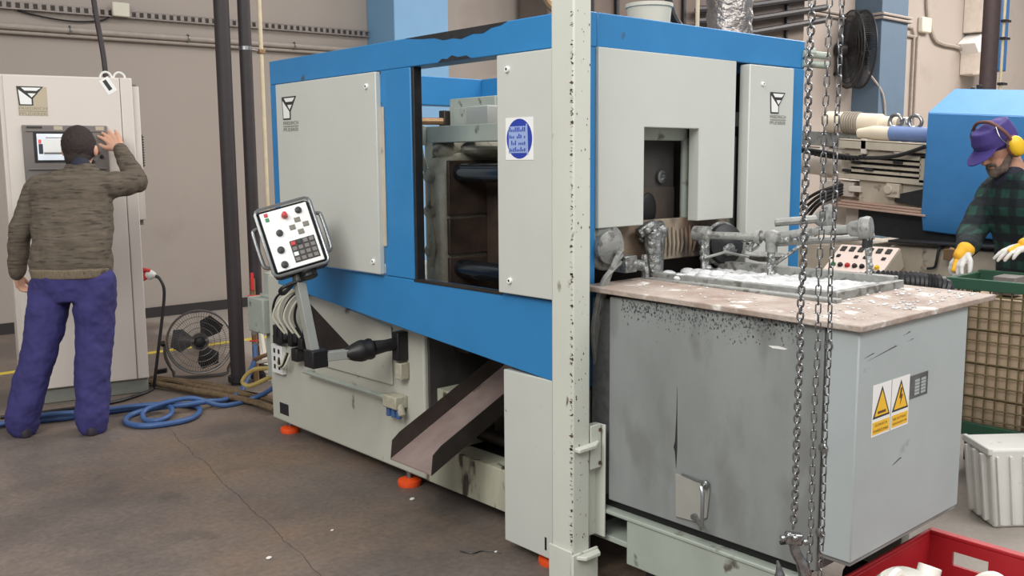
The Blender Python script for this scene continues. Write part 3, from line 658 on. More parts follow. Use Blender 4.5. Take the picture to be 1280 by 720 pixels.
def crumbs(b):
    for i in range(110):
        x = 2.7 + random.random() * .5; y = 1.3 + random.random() ** 1.5 * .3; s = .002 + random.random() * .004
        b.ball((x, y, 1.084 + .013 * (y - 1.25)), (s * 1.6, s, s * .6), 6, 4)
    for i in range(60):
        x = 2.40 + random.random() * .25; y = 1.3 + random.random() * .9; s = .0015 + random.random() * .003
        b.ball((x, y, 1.084 + .013 * (y - 1.25)), (s * 1.6, s, s * .6), 6, 4)
fpart('dross_crumbs', 'dross', crumbs, pl_, 0)['kind'] = 'stuff'
fpart('dross_lump', 'dross', lambda b: [b.ball((2.74 + random.random() * .2, 2.12 + random.random() * .15, 1.10), (.03, .03, .016), 9, 6) for k in range(9)], pl_, 0)
# warning stickers and type plate on the end face
yf = 1.2695
for i, (x0, sym, l1, l2) in enumerate(((2.468, 'hot', 'GORĄCA', 'POWIERZCHNIA'), (2.579, 'bolt', 'NIE DOTYKAĆ', 'URZĄDZENIE ELEKTRYCZNE'))):
    M = frame((x0, yf, .75 - .0 * i), (1, 0, 0), (0, 0, 1))
    st = MB(M).box(0, .106, 0, .15, 0, .0006).build('warning_sticker', 'white_plate', fu, smooth=False)
    MB(M).prism([(.004, .052, .0008), (.102, .052, .0008), (.053, .142, .0008)], (0, 0, .0004)).build('warning_border', 'ink', st, smooth=False)
    MB(M).prism([(.014, .058, .0014), (.092, .058, .0014), (.053, .130, .0014)], (0, 0, .0004)).build('warning_triangle', 'sign_yellow', st, smooth=False)
    MB(M).box(.005, .101, .006, .042, .0008, .0012).build('caption_field', 'sign_yellow', st, smooth=False)
    if sym == 'hot': MB(M).box(.030, .076, .064, .071, .002, .0024).build('symbol', 'sign_ink', st, smooth=False)
    else: MB(M).prism([(.050, .118, .002), (.060, .118, .002), (.055, .098, .002), (.065, .098, .002), (.048, .066, .002), (.053, .088, .002), (.043, .088, .002)], (0, 0, .0004)).build('symbol', 'sign_ink', st, smooth=False)
    lettering(l1, tr(M, .018 if i == 0 else .012, .026), .07 if i == 0 else .08, .010, 'sign_ink', st, z=.0016)
    lettering(l2, tr(M, .010, .011), .086, .008, 'sign_ink', st, z=.0016)
M = frame((2.69, yf, .822), (1, 0, 0), (0, 0, 1))
tp = MB(M).box(0, .112, 0, .07, 0, .0008).build('type_plate', 'tank_soot', fu, smooth=False)
bb = MB(M)
for c0 in (.028, .068):
    for k in range(5): bb.box(c0, c0 + .03, .008 + k * .0098, .008 + k * .0098 + .0075, .001, .0014)
bb.build('plate_fields', 'tank_end', tp, smooth=False)
# trolley frame below
fpart('trolley_beam', 'green_grey', lambda b: (b.box(2.37, 2.43, 1.42, 2.29, .298, .312), b.box(2.375, 2.42, 1.42, 2.09, .14, .298)), bevel=.004)
fpart('trolley_beam', 'green_grey', lambda b: b.box(3.0, 3.06, 1.42, 2.29, .14, .312), bevel=.004)
fpart('trolley_gap', 'black', lambda b: b.box(2.41, 3.05, 1.42, 2.28, .312, .346), bevel=0)
fpart('trolley_plate', 'green_grey', lambda b: b.box(2.39, 2.95, 2.09, 2.29, .19, .21), bevel=.003)
for x, y in ((2.47, 1.55), (2.47, 2.0), (3.0, 1.55), (3.0, 2.0)):
    fpart('trolley_wheel', 'dark_metal', lambda b: b.cyl((x - .02, y, .07), (x + .02, y, .07), .07, n=20), bevel=.006)
tag(MB().tube(curve_pts([(2.40, 1.98, .02), (2.36, 1.92, .03), (2.34, 1.86, .02), (2.36, 1.80, .02)]), [.02] * 3 + [.03] * 8 + [.025] * 5 + [.015] * 3, 8, flat=.6).build('oily_rag', 'oil_rag'), 'crumpled yellow brown rag under the furnace trolley', 'rag')

# ------------------------------------------------------------------ burner pipework above the furnace
bu = thing('burner_pipework', (3.1, 2.0, 1.09), 'grey encrusted gas burner pipes above the furnace bath', 'pipework')
def bp(name, mat, f): b = MB(); f(b); return b.build(name, mat, bu)
A, B_, C_ = (3.02, 2.27, 1.235), (3.10, 2.02, 1.235), (3.15, 1.665, 1.285)
bp('gas_pipe', 'pipe_grey', lambda b: b.tube([A, B_], .015, 10))
bp('gas_pipe', 'pipe_grey', lambda b: b.tube([B_, (3.12, 1.86, 1.265), C_], .016, 10))
bp('gas_pipe', 'pipe_grey', lambda b: b.tube([(3.12, 2.03, 1.21), (3.22, 1.80, 1.235), (3.30, 1.72, 1.245)], .013, 8))
bp('flange', 'pipe_grey', lambda b: b.lathe([(.017, -.07), (.026, -.06), (.03, -.03), (.038, -.025), (.042, 0), (.038, .012), (.018, .014)], C_, (.25, -.97, .1), 18))
bp('flange', 'pipe_grey', lambda b: b.lathe([(.02, -.06), (.05, -.02), (.055, 0), (.02, .015)], (3.36, 1.93, 1.30), (.2, -.97, .1), 18))
bp('gas_pipe', 'pipe_grey', lambda b: b.tube([(3.24, 2.1, 1.28), (3.36, 1.93, 1.30)], .016, 8))
bp('tee_fitting', 'pipe_grey', lambda b: (b.ball(B_, (.028, .034, .03)), b.cyl((3.10, 2.02, 1.235), (3.10, 2.02, 1.18), .022, n=12), b.cyl((3.09, 2.06, 1.235), (3.085, 2.08, 1.235), .026, n=12)))
bp('tee_fitting', 'pipe_grey', lambda b: (b.ball(A, .03), b.cyl((3.02, 2.25, 1.24), (3.01, 2.31, 1.24), .03, n=12)))
def spike(p, q, r):
    def f(b):
        b.tube([p, ((p[0] + q[0]) / 2 + .004, (p[1] + q[1]) / 2, (p[2] + q[2]) / 2), q], [r, r * .8, r * .7], 8)
        for k in range(7):
            t = random.random(); b.ball([p[i] + (q[i] - p[i]) * t + (random.random() - .5) * r for i in range(3)], r * (.5 + random.random() * .5), 7, 5)
    return bp('burner_lance', 'silver', f)
spike((3.02, 2.27, 1.22), (3.0, 2.25, 1.10), .022); spike((3.10, 2.02, 1.18), (3.08, 2.01, 1.095), .015); spike((3.15, 1.665, 1.245), (3.13, 1.64, 1.09), .014)
spike((3.36, 1.93, 1.28), (3.13, 2.05, 1.11), .010)
bp('lance_collar', 'dark_metal', lambda b: b.cyl((3.15, 1.665, 1.25), (3.15, 1.665, 1.215), .018, n=10))
for k in range(9):
    t = k / 8; p = Vector(B_).lerp(Vector(C_), t * .45)
    if k in (0, 2, 3, 6): bp('pipe_crust', 'silver', lambda b: b.ball(p + Vector((0, 0, -.012)), (.02, .026, .018), 8, 6))
wr = [(3.10 + .03 * math.sin(i * 2.1), 2.09 + i * .004, 1.20 + .02 * math.cos(i * 1.7)) for i in range(12)]
bp('cable_wrap', 'pipe_grey', lambda b: b.tube(curve_pts(wr, 3), .006, 6))
# crucible ladle and dark pump body behind the pipes
lp = thing('dosing_pump', (3.05, 2.22, 1.10), 'dark round pump body caked with metal beside the nozzle', 'pump')
MB().lathe([(.04, -.05), (.075, -.04), (.082, 0), (.078, .04), (.05, .05), (.03, .065)], (3.15, 2.285, 1.19), (-.3, -.95, .1), 20).build('pump_body', 'dark_metal', lp)
MB().torus((3.15, 2.28, 1.19), (-.3, -.95, .1), .08, .012, 22, 6).build('pump_ring', 'silver', lp)
MB().ball((3.14, 2.235, 1.175), (.045, .02, .03)).build('pump_crust', 'silver', lp)
ld = thing('skimming_ladle', (3.22, 2.16, 1.10), 'shallow grey ladle dish lying at the bath edge', 'ladle')
MB().lathe([(.03, 0), (.06, .008), (.078, .024), (.084, .026), (.08, .03), (.055, .014), (.02, .008)], (3.24, 2.14, 1.125), (0, 0, 1), 24).build('dish', 'pipe_grey', ld)
MB().tube([(3.16, 2.16, 1.147), (3.06, 2.2, 1.17), (2.98, 2.24, 1.15)], .006, 6).build('ladle_handle', 'pipe_grey', ld)

# ------------------------------------------------------------------ white steel post with guide plates
po = thing('steel_post', (2.26, 2.23, 0), 'tall chipped off-white steel post in front of the machine corner', 'post')
def pp_(name, mat, f, bevel=.003): b = MB(); f(b); return b.build(name, mat, po, bevel)
pp_('post_tube', 'post_paint', lambda b: b.box(2.215, 2.296, 2.19, 2.295, .012, 3.6), .006)
pp_('base_plate', 'post_paint', lambda b: b.box(2.17, 2.345, 2.14, 2.30, 0, .012))
pp_('foot_sleeve', 'post_paint', lambda b: (b.box(2.205, 2.215, 2.19, 2.30, .012, .20), b.box(2.205, 2.33, 2.18, 2.19, .012, .19)))
pp_('guide_angle', 'post_paint', lambda b: (b.box(2.305, 2.365, 2.225, 2.232, .215, .62), b.box(2.36, 2.366, 2.18, 2.232, .215, .62)), .001)
pp_('guide_plate', 'post_paint', lambda b: (b.box(2.30, 2.352, 2.19, 2.196, .47, .625)), .002)
pp_('stop_lug', 'post_paint', lambda b: b.prism([(2.22, 2.165, .55), (2.30, 2.165, .55), (2.335, 2.18, .556), (2.335, 2.19, .556), (2.22, 2.19, .55)], (0, 0, .014)), .003)
pp_('stop_lug', 'post_paint', lambda b: b.prism([(2.24, 2.15, .17), (2.31, 2.15, .17), (2.33, 2.18, .17), (2.22, 2.18, .17)], (0, 0, .014)), .003)
for x, y, z in ((2.345, 2.19, .605), (2.345, 2.19, .487)):
    pp_('plate_bolt', 'rust', lambda b: b.lathe([(.007, 0), (.007, .005)], (x, y, z), (0, -1, 0), 6), 0)
for x, z in ((2.312, .40), (2.312, .27)):
    pp_('plate_bolt', 'rust', lambda b: b.lathe([(.009, 0), (.009, .006)], (x, 2.225, z), (0, -1, 0), 8), 0)
bb = MB()
for i in range(300):                                   # chipped paint along the near edge and faces
    z = .1 + random.random() ** 1.1 * 1.9; s = .0006 + random.random() ** 2 * .0024
    if random.random() < .75: bb.prism([(2.2142, 2.1925 + random.random() ** 2 * .016 + s * math.cos(k * 1.57), z + s * 2.2 * math.sin(k * 1.57)) for k in range(4)], (.0006, 0, 0))
    else:
        x = 2.22 + random.random() * .07; bb.prism([(x + s * math.cos(k * 1.57), 2.1892, z + s * 1.8 * math.sin(k * 1.57)) for k in range(4)], (0, .0006, 0))
bb.build('paint_chips', 'rust', po, smooth=False)['kind'] = 'stuff'

# ------------------------------------------------------------------ hoist chains
def link_mesh(pitch, wid, wire):
    h = pitch / 2 + wire / 2; r = wid / 2 - wire / 2; st = max(h - r, 0) ; pts = []
    for k in range(7): a = math.pi * k / 6; pts.append((r * math.cos(a), 0, st + r * math.sin(a)))
    for k in range(7): a = math.pi + math.pi * k / 6; pts.append((r * math.cos(a), 0, -st + r * math.sin(a)))
    b = MB(); b.tube(pts, wire / 2, 6, True); me = b.mesh('link', Vector((0, 0, 0))); me.materials.append(MATS['chain_steel']); me.shade_smooth(); return me
def strand(root, me, x, y, z0, z1, pitch, rot0, sway=0.0):
    n = int((z1 - z0) / pitch)
    for i in range(n):
        o = bpy.data.objects.new('link', me); COL.objects.link(o); o.parent = root
        o.location = (x - root.location.x + sway * math.sin(i * .5), y - root.location.y + sway * math.cos(i * .37), z0 + pitch * (i + .5) - root.location.z)
        o.rotation_euler = (random.uniform(-.05, .05), random.uniform(-.07, .07), rot0 + (math.pi / 2 if i % 2 else 0) + random.uniform(-.12, .12))
hc = thing('hoist_chain', (2.03, 1.235, .54), 'thick steel load chain with a lifting hook in front of the furnace', 'chain')
lm = link_mesh(.0160, .0190, .0054)
strand(hc, lm, 2.03, 1.235, .615, 2.35, .0160, R(20), .0012)
HX = Vector((2.03, 1.235, 0)); hr = Vector((.748, -.664, 0)); hf = Vector((.664, .748, 0))
def hp(a, z, f=0): return HX + hr * a + hf * f + Vector((0, 0, z - .06))
MB().bar(hp(-.022, .652), hp(.022, .646), .026, .03).build('hook_block', 'chain_steel', hc, .006)
for a in (-.03, .026, 0): MB().lathe([(.008, -.004), (.008, .006), (.004, .009)], hp(a, .655 - .01 * (a > 0), -.012), -hf, 8).build('block_bolt', 'steel', hc)
MB().bar(hp(-.034, .637), hp(.0, .641), .012, .008).build('safety_latch', 'dark_metal', hc, .002)
MB().tube(curve_pts([hp(0, .65), hp(.006, .615), hp(.024, .58), hp(.030, .545), hp(.018, .515), hp(-.006, .508), hp(-.028, .53), hp(-.032, .56), hp(-.038, .59)], 4), [.013] * 8 + [.015] * 12 + [.013] * 8 + [.010, .008, .006, .004, .003], 10).build('hook', 'chain_steel', hc)
hd = thing('hand_chain', (2.075, 1.2, .45), 'thin looped steel hand chain hanging right of the hook', 'chain')
hm = link_mesh(.0225, .0155, .0038)
strand(hd, hm, 2.062, 1.208, .46, 2.35, .0225, R(35), .0015); strand(hd, hm, 2.085, 1.19, .46, 2.35, .0225, R(-10), .0015)
# ------------------------------------------------------------------ control cabinet
cx0, cux = Vector((1.581, 6.462, 0)), Vector((.978, -.207, 0))
CM = frame(cx0, cux, (0, 0, 1))
cab = thing('control_cabinet', (1.95, 6.6, 0), 'tall cream control cabinet with a built-in screen and company logo', 'cabinet')
def cp(name, mat, f, parent=cab, bevel=.004, smooth=True):
    b = MB(CM); f(b); return b.build(name, mat, parent, bevel, smooth)
cp('cabinet_body', 'cabinet', lambda b: b.box(.004, .766, .095, 2.07, -.46, -.004), bevel=.006)
cdoor = cp('cabinet_door', 'cabinet', lambda b: b.box(.028, .690, .10, 2.066, -.004, .012), bevel=.006)
cp('corner_strip', 'cabinet', lambda b: b.box(.694, .766, .10, 2.07, -.004, .010), bevel=.006)
cp('plinth', 'cabinet_plinth', lambda b: b.box(.01, .762, 0, .095, -.45, -.012), bevel=.006)
cp('cable_channel', 'cabinet', lambda b: b.box(.766, .812, 1.156, 2.02, -.20, -.03), bevel=.005)
cp('channel_cap', 'ink_soft', lambda b: (b.box(.768, .80, 2.02, 2.035, -.19, -.04), b.box(.77, .80, 1.12, 1.156, -.17, -.07)), bevel=.002)
vn = cp('vent_strip', 'black_plastic', lambda b: b.box(.806, .822, 1.50, 1.715, -.13, -.05), bevel=.006)
for k in range(12): cp('vent_rib', 'dark_metal', lambda b: b.box(.80, .827, 1.508 + k * .0168, 1.516 + k * .0168, -.135, -.045), vn, 0)
for x in (.62, .70):
    cp('lifting_eye', 'white_paint', lambda b: b.tube([(x + .035 * math.cos(math.pi * i / 10), 2.068 + .04 * math.sin(math.pi * i / 10), -.05) for i in range(11)], .007, 6), bevel=0)
logo(cdoor, CM @ Matrix.Translation((.103, 1.822, .0125)), .158, True)
bz = cp('panel_bezel', 'bezel', lambda b: b.box(.112, .60, 1.30, 1.765, .012, .03), cdoor, .006)
cp('panel_ridge', 'bezel', lambda b: (b.box(.135, .58, 1.725, 1.735, .03, .036), b.box(.135, .58, 1.49, 1.50, .03, .04)), bz, .002)
cp('screen_surround', 'dark_metal', lambda b: b.box(.172, .43, 1.535, 1.722, .03, .034), bz, .002)
sn = cp('screen', 'screen', lambda b: b.box(.19, .415, 1.55, 1.712, .034, .036), bz, 0)
cp('screen_window', 'screen_red', lambda b: b.box(.198, .215, 1.652, 1.676, .036, .0366), sn, 0)
cp('screen_window', 'screen_dark', lambda b: b.box(.198, .222, 1.588, 1.650, .036, .0366), sn, 0)
cp('screen_window', 'white_plate', lambda b: b.box(.226, .38, 1.60, 1.68, .036, .0366), sn, 0)
cp('screen_window', 'bezel', lambda b: b.box(.226, .40, 1.586, 1.598, .036, .0366), sn, 0)
cp('screen_window', 'bezel', lambda b: b.box(.24, .40, 1.685, 1.69, .036, .0366), sn, 0)
cp('maker_badge', 'ink', lambda b: b.box(.138, .225, 1.744, 1.757, .03, .0312), bz, 0)
for x in (.29, .53): cp('yellow_note', 'beige_label', lambda b: b.box(x, x + .05, 1.736, 1.76, .03, .0314), bz, 0)
for x, y in ((.5, 1.58), (.53, 1.6), (.555, 1.57), (.5, 1.54)): cp('panel_button', 'red_plastic' if x == .53 else 'dark_metal', lambda b: b.lathe([(.012, .03), (.012, .04), (.008, .046)], (x, y, 0), (0, 0, 1), 12), bz, 0)
MR = CM @ Matrix.Translation((.62, 2.022, .0128)) @ Matrix.Rotation(R(32), 4, 'Z')
hc_ = MB(MR).box(-.032, .032, -.055, .045, 0, .001).build('hanging_tag', 'white_plate', cdoor, smooth=False)
MB(MR).box(-.014, .010, -.035, .034, .001, .0016).build('tag_print', 'ink', hc_, smooth=False)
cp('hinge', 'white_plate', lambda b: b.box(.006, .026, .82, .86, -.002, .014), bevel=.003)
cp('door_line', 'ink_soft', lambda b: b.box(.690, .694, .10, 2.066, -.0035, .002), bevel=0)

# supply cable dropping into the cabinet and the red plug on its side
tag(MB().tube(curve_pts([(2.20, 6.72, 3.7), (2.235, 6.71, 3.1), (2.26, 6.70, 2.6), (2.285, 6.66, 2.25), (2.29, 6.65, 2.068)]), .018, 8).build('supply_cable', 'dark_pipe'), 'black supply cable dropping from above into the cabinet top', 'cable')
pg = thing('power_plug', (2.39, 6.36, .0), 'red industrial power plug with black cable on the cabinet side', 'plug')
MB().bar((2.335, 6.42, .76), (2.385, 6.385, .79), .06, .07).build('socket_housing', 'red_plastic', pg, .01)
MB().bar((2.345, 6.40, .825), (2.405, 6.365, .81), .05, .02).build('socket_lid', 'red_plastic', pg, .006)
MB().lathe([(.03, 0), (.034, .01), (.034, .03), (.022, .05), (.016, .06)], (2.385, 6.385, .785), (.75, -.6, -.1), 14).build('plug_body', 'white_paint', pg)
MB().tube(curve_pts([(2.42, 6.355, .775), (2.45, 6.33, .755), (2.468, 6.31, .67), (2.44, 6.305, .48), (2.40, 6.30, .27), (2.37, 6.31, .08), (2.36, 6.33, .014), (2.25, 6.24, .012), (2.02, 6.14, .012), (1.70, 6.18, .012), (1.40, 6.24, .012)]), .011, 8).build('plug_cable', 'black_plastic', pg)

# ------------------------------------------------------------------ people
def limb(b, pts, rs, n=14, fx=1.0):
    pts = [Vector(p) for p in pts]; P = []; Q = []
    for i in range(len(pts) - 1):
        for k in range(6):
            t = k / 6; P.append(pts[i].lerp(pts[i + 1], t)); Q.append(rs[i] + (rs[i + 1] - rs[i]) * t)
    P.append(pts[-1]); Q.append(rs[-1])
    b.tube(P, Q, n)
    for p, r in ((pts[0], rs[0]), (pts[-1], rs[-1])): b.ball(p, r * .99, 12, 8)
    for p, r in zip(pts[1:-1], rs[1:-1]): b.ball(p, r, 12, 8)
def loft(b, secs, n=22):
    vs = []; fs = []
    for c, a, d in secs:
        c, a, d = Vector(c), Vector(a), Vector(d)
        for k in range(n):
            t = 2 * math.pi * k / n; ct, st = math.cos(t), math.sin(t)
            e = .8
            vs.append(c + a * math.copysign(abs(ct) ** e, ct) + d * math.copysign(abs(st) ** e, st))
    m = len(secs)
    for i in range(m - 1):
        for k in range(n):
            k2 = (k + 1) % n; fs.append((i * n + k, i * n + k2, (i + 1) * n + k2, (i + 1) * n + k))
    fs += [list(range(n))[::-1], [(m - 1) * n + k for k in range(n)]]
    b.add(vs, fs)
def fused(b, name, mat, parent, vox=.008, smooth=4, disp=None):
    root = parent
    while root.parent is not None: root = root.parent
    me = b.mesh(name, Vector(root.location)); o = bpy.data.objects.new(name, me); COL.objects.link(o)
    r = o.modifiers.new('r', 'REMESH'); r.mode = 'VOXEL'; r.voxel_size = vox
    s = o.modifiers.new('s', 'SMOOTH'); s.factor = .5; s.iterations = smooth
    if disp:
        tx = bpy.data.textures.new('folds', 'CLOUDS'); tx.noise_scale = disp[0]; tx.noise_depth = 2
        d = o.modifiers.new('d', 'DISPLACE'); d.texture = tx; d.strength = disp[1]; d.mid_level = .5; d.texture_coords = 'LOCAL'
    dg = bpy.context.evaluated_depsgraph_get(); dg.update()
    m2 = bpy.data.meshes.new_from_object(o.evaluated_get(dg)); bpy.data.objects.remove(o); bpy.data.meshes.remove(me)
    m2.name = name; m2.materials.clear(); m2.materials.append(MATS[mat]); m2.shade_smooth()
    o = bpy.data.objects.new(name, m2); COL.objects.link(o); o.parent = parent; return o
def hand(b, wr, pd, nd, td, curl=.35, size=1.0, spread=.16):
    """wr wrist, pd fingers direction, nd back-of-hand normal, td direction to the thumb side"""
    wr, pd, nd, td = Vector(wr), Vector(pd).normalized(), Vector(nd).normalized(), Vector(td).normalized()
    k = size
    for i in range(4):
        u = (i - 1.5)
        s0 = wr + td * (-u * .006 * k); s1 = wr + pd * .085 * k + td * (-u * .021 * k)
        limb(b, [s0, s0.lerp(s1, .5), s1], [.016 * k, .0165 * k, .013 * k], 8)
        L = (.070, .078, .073, .056)[i] * k; p = s1; d = (pd + td * (-u * spread)).normalized(); pts = [p]; ang = 0
        for j, f in enumerate((.45, .31, .24)):
            ang += curl * (1, 1.2, 1)[j]
            dd = d * math.cos(ang) - nd * math.sin(ang); p = p + dd * L * f; pts.append(p)
        limb(b, pts, [.0105 * k, .0098 * k, .009 * k, .0078 * k], 8)
    t0 = wr + pd * .025 * k + td * .026 * k; t1 = t0 + (pd * .55 + td * .75 - nd * .15).normalized() * .04 * k
    t2 = t1 + (pd * .85 + td * .35 - nd * .3).normalized() * .032 * k; t3 = t2 + (pd * .95 + td * .1 - nd * .35).normalized() * .024 * k
    limb(b, [wr + pd * .01, t0, t1, t2, t3], [.016 * k, .016 * k, .013 * k, .0115 * k, .009 * k], 8)

# --- worker at the cabinet, seen from behind
J = {'head': (1.88, 5.984, 1.624), 'headtop': (1.891, 5.995, 1.737), 'neck': (1.857, 5.904, 1.516), 'chest': (1.784, 5.867, 1.318), 'waist': (1.737, 5.747, 1.094), 'pelvis': (1.716, 5.732, 0.912), 'shL': (1.645, 6.019, 1.402), 'elL': (1.53, 5.994, 1.148), 'wrL': (1.503, 6.04, 0.895), 'haL': (1.516, 6.058, 0.835), 'shR': (1.957, 5.771, 1.412), 'elR': (2.178, 5.913, 1.42), 'wrR': (2.166, 6.12, 1.612), 'haR': (2.161, 6.205, 1.688), 'tipR': (2.144, 6.315, 1.766), 'hipL': (1.63, 5.802, 0.876), 'hipR': (1.805, 5.647, 0.874), 'knL': (1.536, 5.767, 0.511), 'knR': (1.78, 5.629, 0.498), 'anL': (1.411, 5.78, 0.116), 'anR': (1.719, 5.559, 0.111), 'toeL': (1.437, 6.007, 0.012), 'toeR': (1.793, 5.72, 0.022)}
V = {k: Vector(v) for k, v in J.items()}
man = thing('person', (1.62, 5.75, 0), 'person in brown knit sweater and blue trousers touching the cabinet screen', 'person')
sx = (V['shR'] - V['shL']).normalized(); sx.z = 0; sx.normalize(); sy = Vector((-sx.y, sx.x, 0))     # sx: image right, sy: away from camera
b = MB()
hc0 = V['head']
b.ball(hc0 + Vector((0, 0, .012)), (.078, .098, .112), 20, 14, Matrix(((sx.x, sy.x, 0), (sx.y, sy.y, 0), (0, 0, 1))))
b.ball(hc0 + sy * .035 - Vector((0, 0, .05)), (.058, .075, .075), 16, 10, Matrix(((sx.x, sy.x, 0), (sx.y, sy.y, 0), (0, 0, 1))))
limb(b, [hc0 + sy * .105 + Vector((0, 0, .01)), hc0 + sy * .118 - Vector((0, 0, .018))], [.009, .014], 8)       # nose
limb(b, [hc0 + sy * .10 - Vector((0, 0, .055)) + sx * .02, hc0 + sy * .10 - Vector((0, 0, .055)) - sx * .02], [.008, .008], 8)
for s in (-1, 1): b.ball(hc0 + sx * s * .092 - Vector((0, 0, .02)) + sy * .005, (.014, .022, .034), 10, 8, Matrix(((sx.x, sy.x, 0), (sx.y, sy.y, 0), (0, 0, 1))))
limb(b, [hc0 - Vector((0, 0, .05)), V['neck'] - Vector((0, 0, .05))], [.056, .064])
loft(b, [(V['pelvis'] - Vector((0, 0, .06)), sx * .15, sy * .1), (V['pelvis'] + Vector((0, 0, .05)), sx * .155, sy * .105), (V['waist'], sx * .14, sy * .095), (V['chest'], sx * .165, sy * .11), (V['chest'] + Vector((0, 0, .12)), sx * .16, sy * .09)])
for a in 'LR':
    limb(b, [V['sh' + a], V['el' + a], V['wr' + a]], [.05, .04, .03])
    limb(b, [V['hip' + a], V['kn' + a], V['an' + a]], [.08, .058, .042])
    limb(b, [V['an' + a] - Vector((0, 0, .05)), V['an' + a].lerp(V['toe' + a], .9).xy.to_3d() + Vector((0, 0, .04))], [.04, .035])
hand(b, V['wrL'], (V['haL'] - V['wrL']) + Vector((.01, .02, -.02)), -sx, sy, .45)
hand(b, V['wrR'], V['tipR'] - V['wrR'], Vector((.35, -.9, .1)), -sx * .8 + Vector((0, 0, -.3)), .14, 1.2)
fused(b, 'body', 'skin', man, .0055, 2)
RM = Matrix(((sx.x, sy.x, 0), (sx.y, sy.y, 0), (0, 0, 1)))
b = MB()
b.ball(hc0 + Vector((0, 0, .014)) - sy * .006, (.095, .112, .116), 20, 14, RM)
b.ball(hc0 - sy * .035 - Vector((0, 0, .06)), (.074, .072, .075), 16, 10, RM)
for s in (-1, 1): limb(b, [hc0 + sx * s * .076 + sy * .02 + Vector((0, 0, .03)), hc0 + sx * s * .072 - sy * .03 - Vector((0, 0, .03))], [.018, .014], 8)
fused(b, 'hair', 'hair_brown', man, .006, 3, (.02, .006))
b = MB()
up = Vector((0, 0, 1))
pe, wa, chh = V['pelvis'], V['waist'], V['chest']
loft(b, [(pe - up * .005, sx * .225, sy * .15), (pe + up * .05, sx * .222, sy * .15), (wa, sx * .215, sy * .145), (wa.lerp(chh, .5), sx * .222, sy * .15), (chh, sx * .225, sy * .15),
         (chh + up * .07, sx * .22, sy * .145), (chh + up * .13 + sx * .005, sx * .175, sy * .12), (V['neck'] - up * .05, sx * .11, sy * .098), (V['neck'] - up * .01, sx * .082, sy * .084), (V['neck'] + up * .012, sx * .074, sy * .078)], 28)
for a, rr in (('L', (.078, .066, .058, .05)), ('R', (.08, .072, .06, .048))):
    s_, e_, w_ = V['sh' + a], V['el' + a], V['wr' + a]
    limb(b, [s_ - up * .02, e_, e_.lerp(w_, .5), e_.lerp(w_, .95)], rr, 16)
limb(b, [V['shL'] + up * .0, V['neck'] - up * .05], [.06, .055]); limb(b, [V['shR'] + up * .0, V['neck'] - up * .05], [.06, .055])
sw = fused(b, 'sweater', 'sweater', man, .009, 5, (.09, .028))
b = MB(); loft(b, [(pe - up * .028, sx * .215, sy * .146), (pe + up * .03, sx * .226, sy * .156)], 32)
fused(b, 'sweater_hem', 'sweater_rib', sw, .008, 2)
for a in 'LR':
    e_, w_ = V['el' + a], V['wr' + a]
    b = MB(); limb(b, [e_.lerp(w_, .86), e_.lerp(w_, 1.0)], [.046, .042], 14); fused(b, 'sweater_cuff', 'sweater_rib', sw, .006, 2)
b = MB(); limb(b, [V['neck'] - up * .025, V['neck'] - up * .008], [.064, .062], 16)
fused(b, 'collar', 'undershirt', sw, .007, 2)
b = MB()
loft(b, [(pe - up * .16, sx * .205, sy * .13), (pe - up * .08, sx * .215, sy * .145), (pe + up * .02, sx * .205, sy * .14)], 28)
for a in 'LR':
    h_, k_, f_ = V['hip' + a], V['kn' + a], V['an' + a]
    out = sx * (-.012 if a == 'L' else .012)
    limb(b, [h_ - up * .03 + out, h_.lerp(k_, .5), k_, k_.lerp(f_, .5), f_ - up * .0, f_ - up * .055], [.118, .112, .098, .094, .092, .088], 18)
tr_ = fused(b, 'trousers', 'trousers', man, .009, 5, (.11, .034))
MB().box(1.0, 1.001, 0, .001, 0, .001) if False else None
for a in 'LR':
    d = (V['toe' + a] - V['an' + a]); d.z = 0; d.normalize(); f_ = V['an' + a].xy.to_3d(); s2 = Vector((-d.y, d.x, 0))
    b = MB()
    loft(b, [(f_ + up * .004 + d * .05, d * .135, s2 * .046), (f_ + up * .03 + d * .05, d * .137, s2 * .048), (f_ + up * .06 + d * .03, d * .10, s2 * .042), (f_ + up * .09 + d * .0, d * .06, s2 * .04)], 20)
    b.build('shoe', 'shoe', man)

# ------------------------------------------------------------------ wall services on the far left
ct = thing('cable_tray', (4.0, 9.3, 2.85), 'slotted steel cable tray running along the upper back wall', 'cable tray')
zt = lambda x: 2.91 + (x - 2.35) * .012
MB().prism([(0, WY - .02, zt(0) - .03), (0, WY - .02, zt(0) + .03), (6.16, WY - .02, zt(6.16) + .03), (6.16, WY - .02, zt(6.16) - .03)], (0, .02, 0)).build('tray_back', 'tray_shade', ct, smooth=False)
for dz in (-.03, .03):
    MB().bar((0, WY - .06, zt(0) + dz), (6.16, WY - .06, zt(6.16) + dz), .012, .012).build('tray_rail', 'tray', ct)
bb = MB()
for i in range(84):
    x = .05 + i * .0725; bb.box(x, x + .034, WY - .066, WY - .054, zt(x) - .028, zt(x) + .028)
bb.build('tray_slots', 'tray', ct, smooth=False)['kind'] = 'stuff'
wp = thing('wall_pipe', (4.0, 9.33, 2.7), 'horizontal painted service pipe clamped below the cable tray', 'pipe')
MB().tube([(0, WY - .06, 2.70), (6.16, WY - .06, 2.765)], .03, 10).build('pipe_run', 'wall_conduit', wp)
MB().tube([(0, WY - .05, 2.652), (6.16, WY - .05, 2.715)], .016, 8).build('pipe_run', 'wall_conduit', wp)
for x in (2.92, 4.03, 5.2):
    MB().torus((x, WY - .06, 2.731 + (x - 2.9) * .0105), (1, 0, 0), .036, .008, 14, 6).build('pipe_clamp', 'steel', wp)
